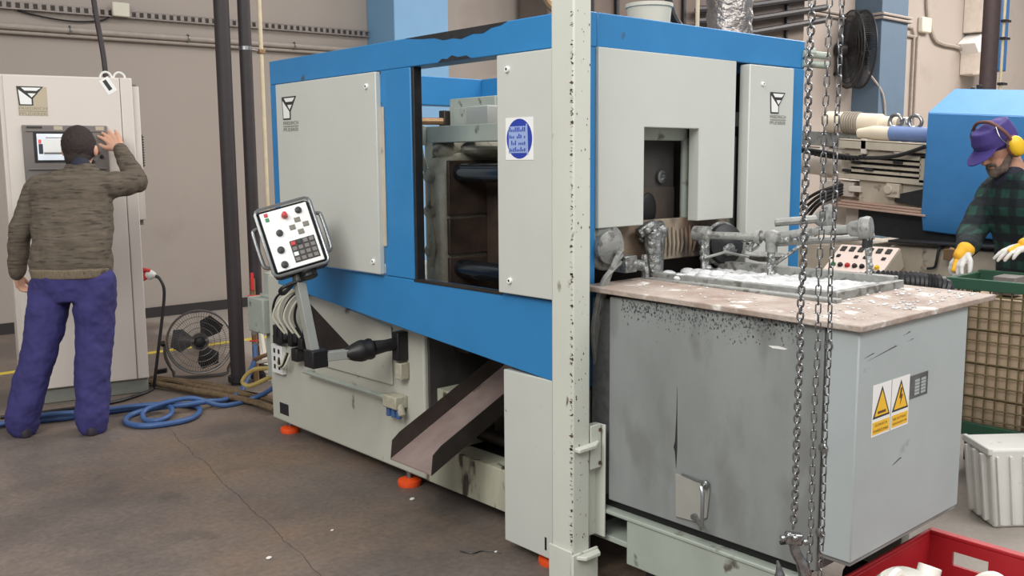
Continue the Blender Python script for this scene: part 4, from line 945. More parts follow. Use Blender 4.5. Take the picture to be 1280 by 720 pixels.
tag(MB().box(3.30, 3.46, WY - .11, WY - .07, 2.89, 3.02).build('junction_box', 'cream_box', bevel=.01), 'small cream junction box on the wall above the cabinet', 'junction box')
tag(MB().tube(curve_pts([(2.5, WY - .03, 2.87), (2.75, WY - .03, 2.83), (3.0, WY - .03, 2.82), (3.25, WY - .03, 2.86), (3.32, WY - .06, 2.95)]), .008, 6).build('sagging_cable', 'dark_metal'), 'thin dark cable sagging under the tray into the junction box', 'cable')

# ------------------------------------------------------------------ standing pipes with valves
for (x, y, r, m, nm, lb) in ((2.875, 6.11, .05, 'dark_pipe', 'insulated_pipe', 'thick black insulated vertical pipe nearest the floor fan'),
                             (3.03, 6.10, .042, 'dark_pipe', 'insulated_pipe', 'thinner black insulated vertical pipe beside the cream conduit'),
                             (3.145, 6.10, .014, 'cream_pipe', 'cream_conduit', 'thin cream vertical conduit beside the black pipes')):
    p = thing(nm, (x, y, 0), lb, 'pipe')
    MB().cyl((x, y, 0), (x, y, 4.2), r, n=18).build('pipe_length', m, p)
    if r > .02: MB().cyl((x, y, .02), (x, y, .06), r + .02, n=18).build('pipe_collar', 'dark_metal', p)
    if nm == 'insulated_pipe' and r < .05:
        MB().cyl((x, y, 2.275), (x, y, 2.30), r + .003, n=18).build('steel_band', 'steel', p)
    if r < .02:
        MB().box(x - .022, x + .022, y - .022, y + .022, 2.26, 2.29).build('clamp', 'brass', p, .004)
        MB().cyl((x, y, 2.275), (3.06, 6.10, 2.285), .006, n=6).build('clamp_rod', 'steel', p)
vm = thing('valve_manifold', (2.935, 6.03, 0), 'vertical manifold with red handled water valves beside the pipes', 'valves')
MB().cyl((2.965, 6.02, 0), (2.965, 6.02, .74), .02, n=12).build('manifold_tube', 'brass', vm)
for k, z in enumerate((.60, .48, .38, .29)):
    MB().tube([(2.965, 6.02, z), (2.93, 5.95, z)], .016, 8).build('valve_body', 'brass', vm)
    MB().bar((2.90, 5.965, z + .03), (2.98, 5.925, z + .03), .02, .008).build('valve_handle', 'red_plastic', vm, .002)
    MB().lathe([(.02, -.004), (.02, .004)], (2.928, 5.945, z), (-.5, -.9, 0), 8).build('valve_nut', 'steel', vm)
MB().bar((2.955, 6.0, .66), (2.955, 6.0, .78), .02, .012, (0, 1, 0)).build('valve_handle', 'red_plastic', vm, .002)
for k in range(5):
    x = 2.93 + k * .012; z = (.60, .48, .38, .29, .25)[k]
    MB().tube(curve_pts([(x, 5.94, z), (x - .02, 5.85, z - .03), (2.86 - .02 * k, 5.65, .18 + .02 * k), (2.75 + .02 * k, 5.35, .16 + .05 * k), (2.66, 5.0, .25 + .04 * k)]), .014, 7).build('manifold_hose', ('cream_box', 'machine_pale', 'dark_metal', 'machine_pale', 'brass')[k], vm)

# ------------------------------------------------------------------ floor fan
fn = thing('floor_fan', (2.72, 6.46, 0), 'round metal floor fan with wire guard standing behind the pipes', 'fan')
fc = Vector((2.77, 6.48, .262)); fa = Vector((-.40, -.90, .12)).normalized()
q = Vector((0, 0, 1)).rotation_difference(fa)
fl = lambda x, y, z: fc + q @ Vector((x, y, z))
for r, wr_ in ((.222, .008), (.18, .002), (.14, .002), (.10, .002), (.06, .003)):
    MB().torus(fl(0, 0, .05 - (.222 - r) * -.08), fa, r, wr_, 40, 6).build('guard_ring', 'fan_wire', fn)
MB().torus(fl(0, 0, -.05), fa, .222, .007, 40, 6).build('guard_ring', 'fan_wire', fn)
bb = MB()
for k in range(72):
    a = 2 * math.pi * k / 72; c, s = math.cos(a), math.sin(a)
    bb.tube([fl(.222 * c, .222 * s, -.05), fl(.222 * c, .222 * s, .05), fl(.04 * c, .04 * s, .065)], .0014, 4)
bb.build('guard_spokes', 'fan_wire', fn)['kind'] = 'stuff'
for k in range(3):
    a = 2 * math.pi * k / 3 + .5; bb = MB(); pts = []
    for t, rr, zz in ((-.45, .05, -.014), (-.55, .15, -.025), (-.35, .198, -.02), (.25, .2, .02), (.6, .15, .026), (.5, .05, .016)):
        pts.append(fl(rr * math.cos(a + t), rr * math.sin(a + t), zz))
    bb.prism(pts, fa * .004); bb.build('blade', 'dark_metal', fn)
MB().lathe([(.03, -.1), (.06, -.08), (.06, .0), (.05, .02), (.02, .03)], fc, fa, 20).build('motor', 'black_plastic', fn)
fr = Vector((-fa.y, fa.x, 0)).normalized()
MB().tube(curve_pts([fc + fr * .235, fc + fr * .235 - Vector((0, 0, .1)), fc + fr * .19 - Vector((0, 0, .2)), fc + fr * .15 - Vector((0, 0, .248)), fc - fr * .15 - Vector((0, 0, .248)), fc - fr * .19 - Vector((0, 0, .2)), fc - fr * .235 - Vector((0, 0, .1)), fc - fr * .235]), .012, 8).build('stand_tube', 'fan_wire', fn)
for s in (-1, 1): MB().lathe([(.022, 0), (.022, .02), (.012, .03)], fc + fr * s * .235, fr * s, 10).build('tilt_knob', 'black_plastic', fn)
tag(MB().bar((2.50, 6.62, .06), (2.56, 6.58, .07), .04, .03).tube(curve_pts([(2.50, 6.62, .05), (2.46, 6.6, .02), (2.42, 6.5, .012), (2.38, 6.42, .012)]), .006, 6).build('fan_plug', 'black_plastic'), 'small black plug with a short lead left of the floor fan', 'plug')

# ------------------------------------------------------------------ hoses on the floor
BL = [(1.266, 6.10, .018), (1.497, 6.0, .018), (1.698, 5.93, .018), (1.916, 5.90, .018), (2.172, 5.855, .018), (2.346, 5.718, .018), (2.352, 5.553, .018), (2.225, 5.397, .018), (2.061, 5.385, .018), (1.945, 5.448, .018), (1.915, 5.593, .018), (2.002, 5.729, .02), (2.153, 5.741, .03), (2.29, 5.62, .05), (2.42, 5.60, .05), (2.56, 5.66, .025), (2.72, 5.76, .03), (2.80, 5.82, .10), (2.90, 5.90, .20), (2.93, 5.95, .29)]
tag(MB().tube(curve_pts(BL), .017, 10).build('water_hose', 'hose_blue'), 'blue water hose looped on the floor and running to the valves', 'hose')
BL2 = [(1.2, 6.02, .016), (1.55, 5.96, .05), (1.80, 5.86, .05), (2.05, 5.80, .05), (2.2, 5.70, .05), (2.18, 5.56, .03), (2.08, 5.50, .016), (2.02, 5.58, .016), (2.08, 5.68, .05), (2.32, 5.63, .084), (2.50, 5.56, .018), (2.70, 5.55, .03), (2.78, 5.40, .12), (2.78, 5.15, .30), (2.70, 4.95, .42)]
tag(MB().tube(curve_pts(BL2), .015, 10).build('water_hose', 'hose_blue'), 'second blue hose curling inside the loop and rising to the machine', 'hose')
tag(MB().tube(curve_pts([(2.82, 5.0, .30), (2.74, 5.25, .27), (2.68, 5.47, .233), (2.63, 5.53, .16), (2.66, 5.49, .13), (2.74, 5.35, .2), (2.72, 5.0, .3)]), .014, 8).build('yellow_hose', 'hose_yellow'), 'yellowish hose looping out from the machine end', 'hose')
for k, pts in enumerate(([(2.35, 6.50, .03), (2.52, 6.42, .03), (2.58, 6.10, .03), (2.67, 5.84, .03), (2.76, 5.55, .03), (2.80, 5.15, .03)],
                         [(2.45, 6.58, .03), (2.60, 6.28, .03), (2.70, 5.96, .03), (2.74, 5.64, .03), (2.84, 5.30, .03), (2.9, 5.0, .03)],
                         [(2.40, 6.40, .03), (2.47, 6.2, .03), (2.52, 6.0, .03), (2.58, 5.82, .03), (2.66, 5.5, .03), (2.68, 5.2, .03)])):
    tag(MB().tube(curve_pts(pts), .030, 10, flat=.6).build('wrapped_hose', 'burlap'),
        ['burlap wrapped hose in the middle of the floor bundle', 'burlap wrapped hose of the bundle nearest the wall', 'burlap wrapped hose of the bundle nearest the blue hose loop'][k], 'hose', 'burlap wrapped hoses on the floor')
# small bits on the floor
for k, (x, y, s) in enumerate(((1.63, 3.27, .013), (1.72, 2.85, .012), (2.42, 3.42, .014), (1.96, 3.35, .008), (1.86, 2.38, .010), (2.32, 2.72, .008))):
    tag(MB().ball((x, y, s * .4), (s, s * .7, s * .45), 7, 5).build('metal_crumb', 'white_crumb'), ('pale metal crumb on the floor left of the chute end', 'pale metal crumb on the open floor beside the slab joint', 'white metal crumb beside the orange foot under the chute', 'tiny pale crumb closest to the chute tip', 'tiny pale crumb on the floor nearest the camera', 'tiny pale crumb by the machine column panel')[k], 'debris', 'metal crumbs on the floor')
tag(MB().tube(curve_pts([(2.22, 2.82, .003), (2.24, 2.77, .003), (2.29, 2.76, .003), (2.33, 2.70, .003)]), .0025, 5).build('wire_scrap', 'black_plastic'), 'short curled wire scrap on the floor by the machine', 'debris')
# ------------------------------------------------------------------ second machine behind the furnace
rm = thing('injection_machine', (6.5, 2.4, 0), 'second machine with a big blue guard and beige clamping unit', 'machine')
XM = 6.0
SH = Matrix(((1, 0, 0, 0), (0, 1, 0, 0), (0, .075, 1, -.075 * 2.8), (0, 0, 0, 1)))      # its axis climbs gently towards the wall
def rp(name, mat, f, parent=rm, bevel=.004, smooth=True, M=SH):
    b = MB(M); f(b); return b.build(name, mat, parent, bevel, smooth)
# guard
gp = [(XM, 1.80), (XM, 1.183), (XM + .05, 1.056), (XM + .75, 1.056), (XM + .75, 1.955), (XM + .16, 1.955)]
def guard(b):
    n = len(gp); offs = [0, .012, .02, .02, -.09, -.09]
    vs = [(x, 2.806 + o, z) for (x, z), o in zip(gp, offs)] + [(x, .7, z) for x, z in gp]
    b.add(vs, [list(range(n)), list(range(2 * n - 1, n - 1, -1))] + [(i, n + i, n + (i + 1) % n, (i + 1) % n) for i in range(n)])
rp('guard', 'guard_blue', guard, bevel=.008)
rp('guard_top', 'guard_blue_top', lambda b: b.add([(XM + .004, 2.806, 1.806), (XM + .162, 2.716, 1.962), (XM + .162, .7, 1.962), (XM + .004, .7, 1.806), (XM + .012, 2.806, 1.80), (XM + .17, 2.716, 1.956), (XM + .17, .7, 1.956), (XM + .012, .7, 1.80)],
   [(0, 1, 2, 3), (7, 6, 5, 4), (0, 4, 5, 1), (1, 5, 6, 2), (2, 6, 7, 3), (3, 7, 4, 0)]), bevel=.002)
rp('guard_catch', 'dark_metal', lambda b: (b.box(XM + .2, XM + .24, 2.58, 2.60, 1.955, 1.99), b.ball((XM + .2, 2.62, 1.965), .012)), bevel=.002)
# upper deck
rp('deck_beam', 'machine_beige', lambda b: (b.box(XM + .02, XM + .5, 2.80, 3.42, 1.598, 1.612), b.box(XM + .02, XM + .05, 2.80, 3.42, 1.55, 1.61)))
rp('deck_beam', 'pipe_grey', lambda b: b.box(XM + .2, XM + .3, 3.38, 4.4, 1.55, 1.65))
rp('spray_tube', 'blue_tube', lambda b: b.cyl((XM + .08, 2.78, 1.665), (XM + .08, 3.08, 1.665), .05, n=20), bevel=0)
rp('spray_tube', 'motor_cream', lambda b: b.tube([(XM + .08, 3.08, 1.662), (XM + .08, 3.2, 1.662), (XM + .08, 3.31, 1.655)], [.047, .047, .03], 20), bevel=0)
mo = rp('hydraulic_motor', 'motor_cream', lambda b: b.tube([(XM + .2, 3.02, 1.72), (XM + .2, 3.2, 1.72), (XM + .2, 3.21, 1.72), (XM + .2, 3.42, 1.72), (XM + .2, 3.60, 1.72), (XM + .2, 3.62, 1.72)], [.055, .055, .07, .07, .075, .06], 20), bevel=0)
rp('cooling_fins', 'motor_ribs', lambda b: [b.cyl((XM + .2, 3.36 + k * .018, 1.72), (XM + .2, 3.37 + k * .018, 1.72), .078, n=20) for k in range(7)], mo, 0)
rp('motor_band', 'motor_ribs', lambda b: [b.cyl((XM + .2, y, 1.72), (XM + .2, y + .02, 1.72), .06, n=20) for y in (3.06, 3.12)], mo, 0)
for y in (2.93, 3.06):
    rp('eye_ring', 'steel', lambda b: b.torus((XM + .1, y, 1.745), (1, .1, 0), .04, .012, 22, 8), bevel=0)
rp('eye_link', 'steel', lambda b: b.tube(curve_pts([(XM + .1, 3.03, 1.74), (XM + .1, 3.0, 1.76), (XM + .1, 2.98, 1.73), (XM + .1, 2.96, 1.76)]), .01, 6), bevel=0)
# slotted moving plate and castings below the deck
rp('slotted_plate', 'machine_beige', lambda b: (b.box(XM + .06, XM + .4, 2.79, 3.40, 1.515, 1.55), b.box(XM + .06, XM + .4, 2.79, 3.44, 1.345, 1.38), b.box(XM + .1, XM + .4, 2.79, 3.44, 1.36, 1.53), b.box(XM + .06, XM + .12, 2.79, 2.87, 1.36, 1.53),
    [b.box(XM + .06, XM + .12, 2.86, 3.36, z, z + .018) for z in (1.395, 1.43, 1.467, 1.5)]), bevel=.002)
for k, z in enumerate((1.381, 1.416, 1.452, 1.487)):
    rp('plate_slot', 'black', lambda b: b.box(XM + .09, XM + .101, 2.88, 3.36, z, z + .012), bevel=0)
for y, z in ((3.27, 1.45), (2.98, 1.47), (3.18, 1.41), (3.34, 1.39)):
    rp('slot_nut', 'dark_metal', lambda b: b.box(XM + .04, XM + .08, y, y + .06, z, z + .02), bevel=.003)
rp('end_casting', 'machine_pale', lambda b: (b.box(XM + .04, XM + .3, 3.16, 3.40, 1.55, 1.60), b.box(XM + .02, XM + .06, 3.22, 3.26, 1.52, 1.62), b.lathe([(.045, 0), (.045, .03), (.025, .032), (.02, .01)], (XM + .06, 3.0, 1.572), (-1, 0, 0), 18), b.box(XM + .06, XM + .3, 2.9, 3.15, 1.54, 1.6)))
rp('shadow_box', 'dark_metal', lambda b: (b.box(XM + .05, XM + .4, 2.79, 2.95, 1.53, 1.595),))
rp('cylinder_barrel', 'machine_pale', lambda b: (b.cyl((XM + .25, 3.42, 1.44), (XM + .25, 4.4, 1.44), .10, n=22), b.cyl((XM + .25, 3.6, 1.44), (XM + .25, 3.66, 1.44), .115, n=22)), bevel=0)
rp('lower_casting', 'machine_beige', lambda b: (b.box(XM + .1, XM + .5, 2.79, 3.30, 1.19, 1.36), b.box(XM + .04, XM + .12, 2.99, 3.08, 1.25, 1.34), b.cyl((XM + .1, 3.06, 1.30), (XM + .02, 3.06, 1.30), .03, n=12)))
rp('lower_casting', 'machine_pale', lambda b: (b.box(XM + .1, XM + .3, 3.34, 3.44, 1.22, 1.32), b.box(XM + .06, XM + .12, 3.27, 3.36, 1.26, 1.30), b.box(XM + .1, XM + .4, 3.46, 3.6, 1.2, 1.32)))
rp('dark_wedge', 'dark_metal', lambda b: b.prism([(XM + .06, 2.80, 1.335), (XM + .06, 3.02, 1.27), (XM + .06, 3.03, 1.22), (XM + .06, 2.80, 1.21)], (.04, 0, 0)))
for k in range(3):
    rp('slide_rail', 'rail_pink', lambda b: b.box(XM + .0 + .02 * k, XM + .2, 2.79, 3.46 - .03 * k, 1.152 + .017 * k, 1.166 + .017 * k), bevel=.002)
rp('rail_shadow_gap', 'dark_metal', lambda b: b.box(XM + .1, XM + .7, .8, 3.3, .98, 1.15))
rp('end_frame', 'machine_pale', lambda b: (b.box(XM + .3, XM + .5, 3.42, 3.7, 1.0, 1.3), b.box(XM + .15, XM + .35, 3.3, 3.42, .98, 1.15)))
rp('tie_cable', 'black_plastic', lambda b: b.tube(curve_pts([(XM - .02, 3.75, 1.53), (XM - .02, 3.5, 1.515), (XM - .02, 3.3, 1.495), (XM - .02, 3.1, 1.505), (XM - .02, 2.95, 1.535), (XM - .02, 2.80, 1.595)]), .013, 8), bevel=0)
for k in range(34):
    t = k / 33; y = 3.72 - .9 * t; z = 1.525 - .035 * math.sin(math.pi * min(1, t * 1.25)) + (.065 * max(0, t - .5) * 2) ** 1
    if k < 20: rp('carrier_link', 'black_plastic', lambda b: b.box(XM - .036, XM - .004, y, y + .012, z - .018, z + .012), bevel=0)
for k in range(4):
    rp('hose', 'black_plastic', lambda b: b.tube(curve_pts([(XM + .1, 3.42, 1.30 - .02 * k), (XM + .02, 3.55, 1.24 - .03 * k), (XM + .05, 3.7, 1.15 - .05 * k), (XM + .2, 3.9, 1.05)]), .012, 6), bevel=0)
# bed
rp('machine_bed', 'machine_beige', lambda b: (b.box(XM + .05, XM + .8, .8, 4.2, 0, .93), b.box(XM - .02, XM + .06, .8, 3.0, .28, .96)), M=None, bevel=.01)
rp('oil_tray', 'dark_metal', lambda b: b.box(XM - .1, XM + .05, 1.4, 2.98, .985, 1.0), M=None)
rp('bed_hook', 'dark_metal', lambda b: b.tube(curve_pts([(XM - .03, 2.62, .985), (XM - .06, 2.66, .96), (XM - .07, 2.67, .88), (XM - .05, 2.69, .84), (XM - .07, 2.73, .83)]), .009, 6), bevel=0, M=None)
rp('bed_valve', 'brass', lambda b: (b.cyl((XM - .02, 2.58, .93), (XM - .12, 2.56, .95), .03, n=10), b.box(XM - .14, XM - .10, 2.5, 2.6, .9, .97)), M=None)
# console
cn = thing('push_button_console', (5.75, 3.0, 0), 'pale pink push-button console in front of the second machine', 'console')
M5 = frame((5.62, 3.27, .80), (0, -1, .0), (.24, 0, .16))
cb = MB().prism([(5.62, 2.87, .795), (5.62, 3.27, .795), (5.86, 3.27, .955), (5.86, 2.87, .955)], (.06, 0, -.12)).build('console_body', 'machine_beige', cn, .006)
MB().box(5.75, 5.9, 2.97, 3.17, 0, .80).build('console_pedestal', 'machine_beige', cn, .01)
pnl = MB(M5).box(.0, .40, 0, .272, 0, .01).build('button_panel', 'console', cn, .004)
for i in range(6):
    MB(M5).box(.025 + i * .062, .06 + i * .062, .20, .245, .01, .018).build('label_window', 'ink', pnl, .002)
    if i % 3 != 1: MB(M5).box(.03 + i * .062, .055 + i * .062, .135, .16, .01, .018).build('selector', 'black_plastic', pnl, .002)
for i, m in enumerate(('green_plastic', 'ink', 'red_plastic', 'ink', 'black_plastic', 'yellow_plastic', 'yellow_plastic')):
    MB(M5).lathe([(.017, .01), (.017, .02), (.012, .028)], (.05 + i * .05, .055, 0), (0, 0, 1), 14).build('push_button', m, pnl)
# black mesh sleeve behind the furnace top
tag(MB().tube(curve_pts([(3.88, 2.36, .0), (3.87, 2.34, .5), (3.83, 2.24, .86), (3.86, 2.06, .985), (3.93, 1.95, .995), (4.03, 1.86, .985), (4.10, 1.81, .95), (4.18, 1.90, .75), (4.22, 2.02, .4), (4.24, 2.06, .0)], 14), [.052 if i_ % 2 else .044 for i_ in range(127)], 14, flat=.85).build('ribbed_hose', 'black_plastic'), 'black ribbed hose arching up behind the furnace top plate', 'hose')

# ------------------------------------------------------------------ wire cage with boxes
cg = thing('wire_mesh_cage', (4.65, 1.75, 0), 'green framed wire mesh cage holding stacked brown boxes', 'cage')
gx0, gx1, gy0, gy1 = 4.45, 4.85, .95, 1.97
def gpart(name, mat, f, bevel=.003): b = MB(); f(b); return b.build(name, mat, cg, bevel)
for x in (gx0, gx1):
    gpart('frame_rail', 'cage_green', lambda b: b.box(x - .015, x + .015, gy0, gy1, .925, .975)); gpart('frame_rail', 'cage_green', lambda b: b.box(x - .015, x + .015, gy0, gy1, .245, .305))
for y in (gy0, gy1):
    gpart('frame_rail', 'cage_green', lambda b: b.box(gx0, gx1, y - .015, y + .015, .925, .965)); gpart('frame_rail', 'cage_green', lambda b: b.box(gx0, gx1, y - .015, y + .015, .245, .305))
    for x in (gx0, gx1): gpart('frame_leg', 'cage_green', lambda b: b.box(x - .018, x + .018, y - .018, y + .018, 0, .95))
gpart('cage_floor', 'cage_green', lambda b: b.box(gx0, gx1, gy0, gy1, .25, .262))
for k in range(21): gpart('mesh_wire', 'cage_wire', lambda b: b.cyl((gx0, gy0 + .05 + k * .047, .28), (gx0, gy0 + .05 + k * .047, .94), .004, n=6), 0)
for k in range(12): gpart('mesh_wire', 'cage_wire', lambda b: b.cyl((gx0 - .004, gy0, .33 + k * .052), (gx0 - .004, gy1, .33 + k * .052), .004, n=6), 0)
for k in range(8): gpart('mesh_wire', 'cage_wire', lambda b: b.cyl((gx0 + .025 + k * .05, gy1, .28), (gx0 + .025 + k * .05, gy1, .94), .004, n=6), 0)
i = 0
for lv in range(4):
    for k in range(3):
        y0 = gy0 + .03 + k * .31
        tag(MB().box(gx0 + .03, gx1 - .04, y0, y0 + .295, .262 + lv * .158, .262 + lv * .158 + .153).build('cardboard_box', 'cardboard', bevel=.004),
            'brown cardboard box in the wire cage, %s layer, %s' % (('bottom', 'second lowest', 'third', 'top')[lv], ('farthest from the furnace', 'middle of the layer', 'nearest the furnace')[k]), 'box', 'cardboard boxes in the wire cage')
tag(MB().box(4.54, 4.66, 1.68, 1.78, .90, .985).build('dark_tray', 'bezel', bevel=.004), 'small grey box on the cage top beside the gloved hand', 'box')

# ------------------------------------------------------------------ white ribbed box
wb = thing('ribbed_box', (4.15, 1.45, 0), 'white ribbed wooden box standing on the floor beside the furnace', 'box')
bx0, by0, bx1, by1 = 3.99, 1.16, 4.33, 1.62
MB().add([(4.0, 1.505, 0), (4.14, 1.665, 0), (4.40, 1.465, 0), (4.26, 1.305, 0), (3.985, 1.53, .335), (4.135, 1.70, .335), (4.41, 1.486, .335), (4.26, 1.318, .335)],
         [(0, 3, 2, 1), (4, 5, 6, 7), (0, 1, 5, 4), (1, 2, 6, 5), (2, 3, 7, 6), (3, 0, 4, 7)]).build('box_body', 'white_wood', wb, .012)
ea, eb = Vector((4.0, 1.505, 0)), Vector((4.14, 1.665, 0)); fa_, fb_ = Vector((3.985, 1.53, .335)), Vector((4.135, 1.70, .335)); nn = Vector((-.75, .66, 0))
for t in (.22, .5, .8):
    MB().bar(ea.lerp(eb, t) + nn * .008 + Vector((0, 0, .02)), fa_.lerp(fb_, t) + nn * .008 - Vector((0, 0, .03)), .022, .024, nn).build('rib', 'white_wood', wb, .004)
g0, g1, g2, g3 = Vector((4.0, 1.505, 0)), Vector((4.26, 1.305, 0)), Vector((3.985, 1.53, .335)), Vector((4.26, 1.318, .335)); nm2 = Vector((-.61, -.79, 0))
for k in range(6):
    t = .08 + k * .165
    MB().bar(g0.lerp(g1, t) + nm2 * .004 + Vector((0, 0, .015)), g2.lerp(g3, t) + nm2 * .004 - Vector((0, 0, .03)), .012, .014, nm2).build('rib', 'white_wood', wb, .003)
MB().bar(fa_ + Vector((0, 0, -.012)), fb_ + Vector((0, 0, -.012)), .02, .03).build('lid_edge', 'white_wood', wb, .005)

# ------------------------------------------------------------------ red crate with white jugs
rc = thing('red_crate', (2.75, 1.1, 0), 'red plastic crate on the floor under the furnace corner', 'crate')
rx0, rx1, ry0, ry1, rz = 2.36, 3.03, .72, 1.345, .30
def wallbox(b, x0, x1, y0, y1): b.box(x0, x1, y0, y1, .0, rz)
def holed(b, p, q, nrm):                                   # long wall with a handle slot
    p, q, nrm = Vector(p), Vector(q), Vector(nrm) * .012
    u = q - p
    def quad(a, c, z0, z1): b.prism([p + u * a + Vector((0, 0, z0)), p + u * c + Vector((0, 0, z0)), p + u * c + Vector((0, 0, z1)), p + u * a + Vector((0, 0, z1))], nrm)
    quad(0, .14, 0, rz); quad(.32, 1, 0, rz); quad(.14, .32, 0, .215); quad(.14, .32, .262, rz)
def rpart(name, mat, f, bevel=.003): b = MB(); f(b); return b.build(name, mat, rc, bevel)
rpart('crate_floor', 'crate_red', lambda b: b.box(rx0, rx1, ry0, ry1, .01, .022))
rpart('crate_wall', 'crate_red', lambda b: holed(b, (rx1, ry1, 0), (rx1, ry0, 0), (-1, 0, 0)), 0)
rpart('crate_wall', 'crate_red', lambda b: holed(b, (rx0, ry1, 0), (rx0, ry0, 0), (1, 0, 0)), 0)
rpart('crate_wall', 'crate_red', lambda b: b.box(rx0, rx1, ry1 - .012, ry1, .0, rz)); rpart('crate_wall', 'crate_red', lambda b: b.box(rx0, rx1, ry0, ry0 + .012, .0, rz))
rpart('crate_rim', 'crate_red', lambda b: (b.box(rx1 - .012, rx1 + .02, ry0, ry1, rz, rz + .012), b.box(rx0 - .02, rx0 + .012, ry0, ry1, rz, rz + .012), b.box(rx0, rx1, ry1 - .012, ry1 + .0, rz, rz + .012), b.box(rx0, rx1, ry0 - .02, ry0 + .012, rz, rz + .012)))
def jug(x, y, ax, s, label):
    t = thing('plastic_jug', (x, y, .022), label, 'jug', 'white jugs in the red crate')
    c, n_ = math.cos(ax), math.sin(ax)
    M = Matrix(((c, -n_, 0, x), (n_, c, 0, y), (0, 0, 1, .022), (0, 0, 0, 1)))
    b = MB(M); loft(b, [((0, 0, .0), (.11 * s, 0, 0), (0, .075 * s, 0)), ((0, 0, .01), (.115 * s, 0, 0), (0, .08 * s, 0)), ((0, 0, .20 * s), (.12 * s, 0, 0), (0, .09 * s, 0)), ((-.01 * s, 0, .255 * s), (.10 * s, 0, 0), (0, .075 * s, 0)), ((-.025 * s, 0, .285 * s), (.06 * s, 0, 0), (0, .045 * s, 0))], 20)
    o = b.build('jug_body', 'jug', t)
    MB(M).cyl((.085 * s, 0, .215 * s), (.112 * s, 0, .272 * s), .03 * s, n=16).build('jug_cap', 'jug', t, .004)
    MB(M).tube(curve_pts([(-.02 * s, 0, .28 * s), (-.06 * s, 0, .30 * s), (-.105 * s, 0, .27 * s), (-.115 * s, 0, .2 * s)]), .014 * s, 8).build('jug_handle', 'jug', t)
jug(2.585, 1.20, R(-4), 1.12, 'white plastic jug in the red crate nearest the hook'); jug(2.84, 1.0, R(-75), .95, 'white plastic jug in the red crate farther from the hook')

# ------------------------------------------------------------------ operator with ear defenders
op = thing('person', (5.33, 1.9, 0), 'person in dark green plaid shirt with purple cap and yellow ear muffs', 'person')
f = Vector((-.88, .47, 0)).normalized(); lf = Vector((-f.y, f.x, 0)); up = Vector((0, 0, 1))     # facing, own left (towards camera)
hd_ = Vector((5.195, 2.045, 1.575)); tq = R(32)
ff = (f * math.cos(tq) - up * math.sin(tq)).normalized(); fu_ = (up * math.cos(tq) + f * math.sin(tq)).normalized()
HM = Matrix(((ff.x, lf.x, fu_.x), (ff.y, lf.y, fu_.y), (ff.z, lf.z, fu_.z)))
H = lambda a, l, u: hd_ + HM @ Vector((a, l, u))
ch_, wa_, pe_ = Vector((5.32, 1.955, 1.27)), Vector((5.37, 1.90, 1.06)), Vector((5.36, 1.885, .90))
nk = Vector((5.265, 2.0, 1.47))
sR, sL = ch_ - lf * .20 + up * .08, ch_ + lf * .20 + up * .08
eR, wR_ = Vector((5.20, 2.165, 1.115)), Vector((4.965, 2.085, 1.055))
eL, wL_ = Vector((5.09, 1.715, 1.10)), Vector((4.90, 1.755, 1.105))
b = MB()
b.ball(H(-.005, 0, .02), (.1, .078, .112), 20, 14, HM); b.ball(H(.035, 0, -.055), (.062, .058, .07), 16, 10, HM)
limb(b, [H(.09, 0, .015), H(.116, 0, -.022), H(.095, 0, -.03)], [.009, .014, .010], 8)
limb(b, [H(.088, -.02, -.062), H(.094, 0, -.062), H(.088, .02, -.062)], [.007, .008, .007], 8)
for s in (-1, 1): limb(b, [H(.085, s * .015, .03), H(.08, s * .045, .03)], [.008, .008], 8); b.ball(H(-.01, s * .079, -.01), (.022, .013, .033), 10, 8, HM)
limb(b, [H(-.02, 0, -.04), nk, nk - up * .08 - f * .03], [.055, .058, .07])
loft(b, [(pe_ - up * .06, f * .1, lf * .15), (wa_, f * .1, lf * .145), (ch_, f * .115, lf * .165), (ch_ + up * .13, f * .09, lf * .15)])
limb(b, [sR, eR, wR_], [.05, .04, .03]); limb(b, [sL, eL, wL_], [.05, .04, .03])
for s in (-1, 1):
    h_ = pe_ + lf * s * .09; limb(b, [h_, h_ + f * .03 - up * .42, h_ - up * .80], [.08, .058, .042]); limb(b, [h_ - up * .83, h_ - up * .85 + f * .13], [.038, .034])
hand(b, wR_, Vector((-.62, .18, -.72)), Vector((-.5, .45, .7)), -lf * -.9 + Vector((0, 0, -.1)), .4); hand(b, wL_, Vector((-.85, .35, -.15)), Vector((-.2, -.3, .9)), -lf * .9, .3)
fused(b, 'body', 'skin_fair', op, .006, 2)
for s in (-1, 1): MB().ball(H(.083, s * .032, .01), .011, 10, 8).build('eye', 'black', op)
b = MB(); limb(b, [H(.015, -.062, -.045), H(.06, -.045, -.085), H(.085, 0, -.098), H(.06, .045, -.085), H(.015, .062, -.045)], [.016, .026, .03, .026, .018], 10)
limb(b, [H(.085, -.03, -.05), H(.098, 0, -.046), H(.085, .03, -.05)], [.01, .012, .01], 8)
fused(b, 'beard', 'beard', op, .006, 2, (.012, .006))
b = MB(); b.ball(H(-.03, 0, -.02), (.075, .075, .07), 14, 10, HM); fused(b, 'hair', 'hair_brown', op, .007, 2)
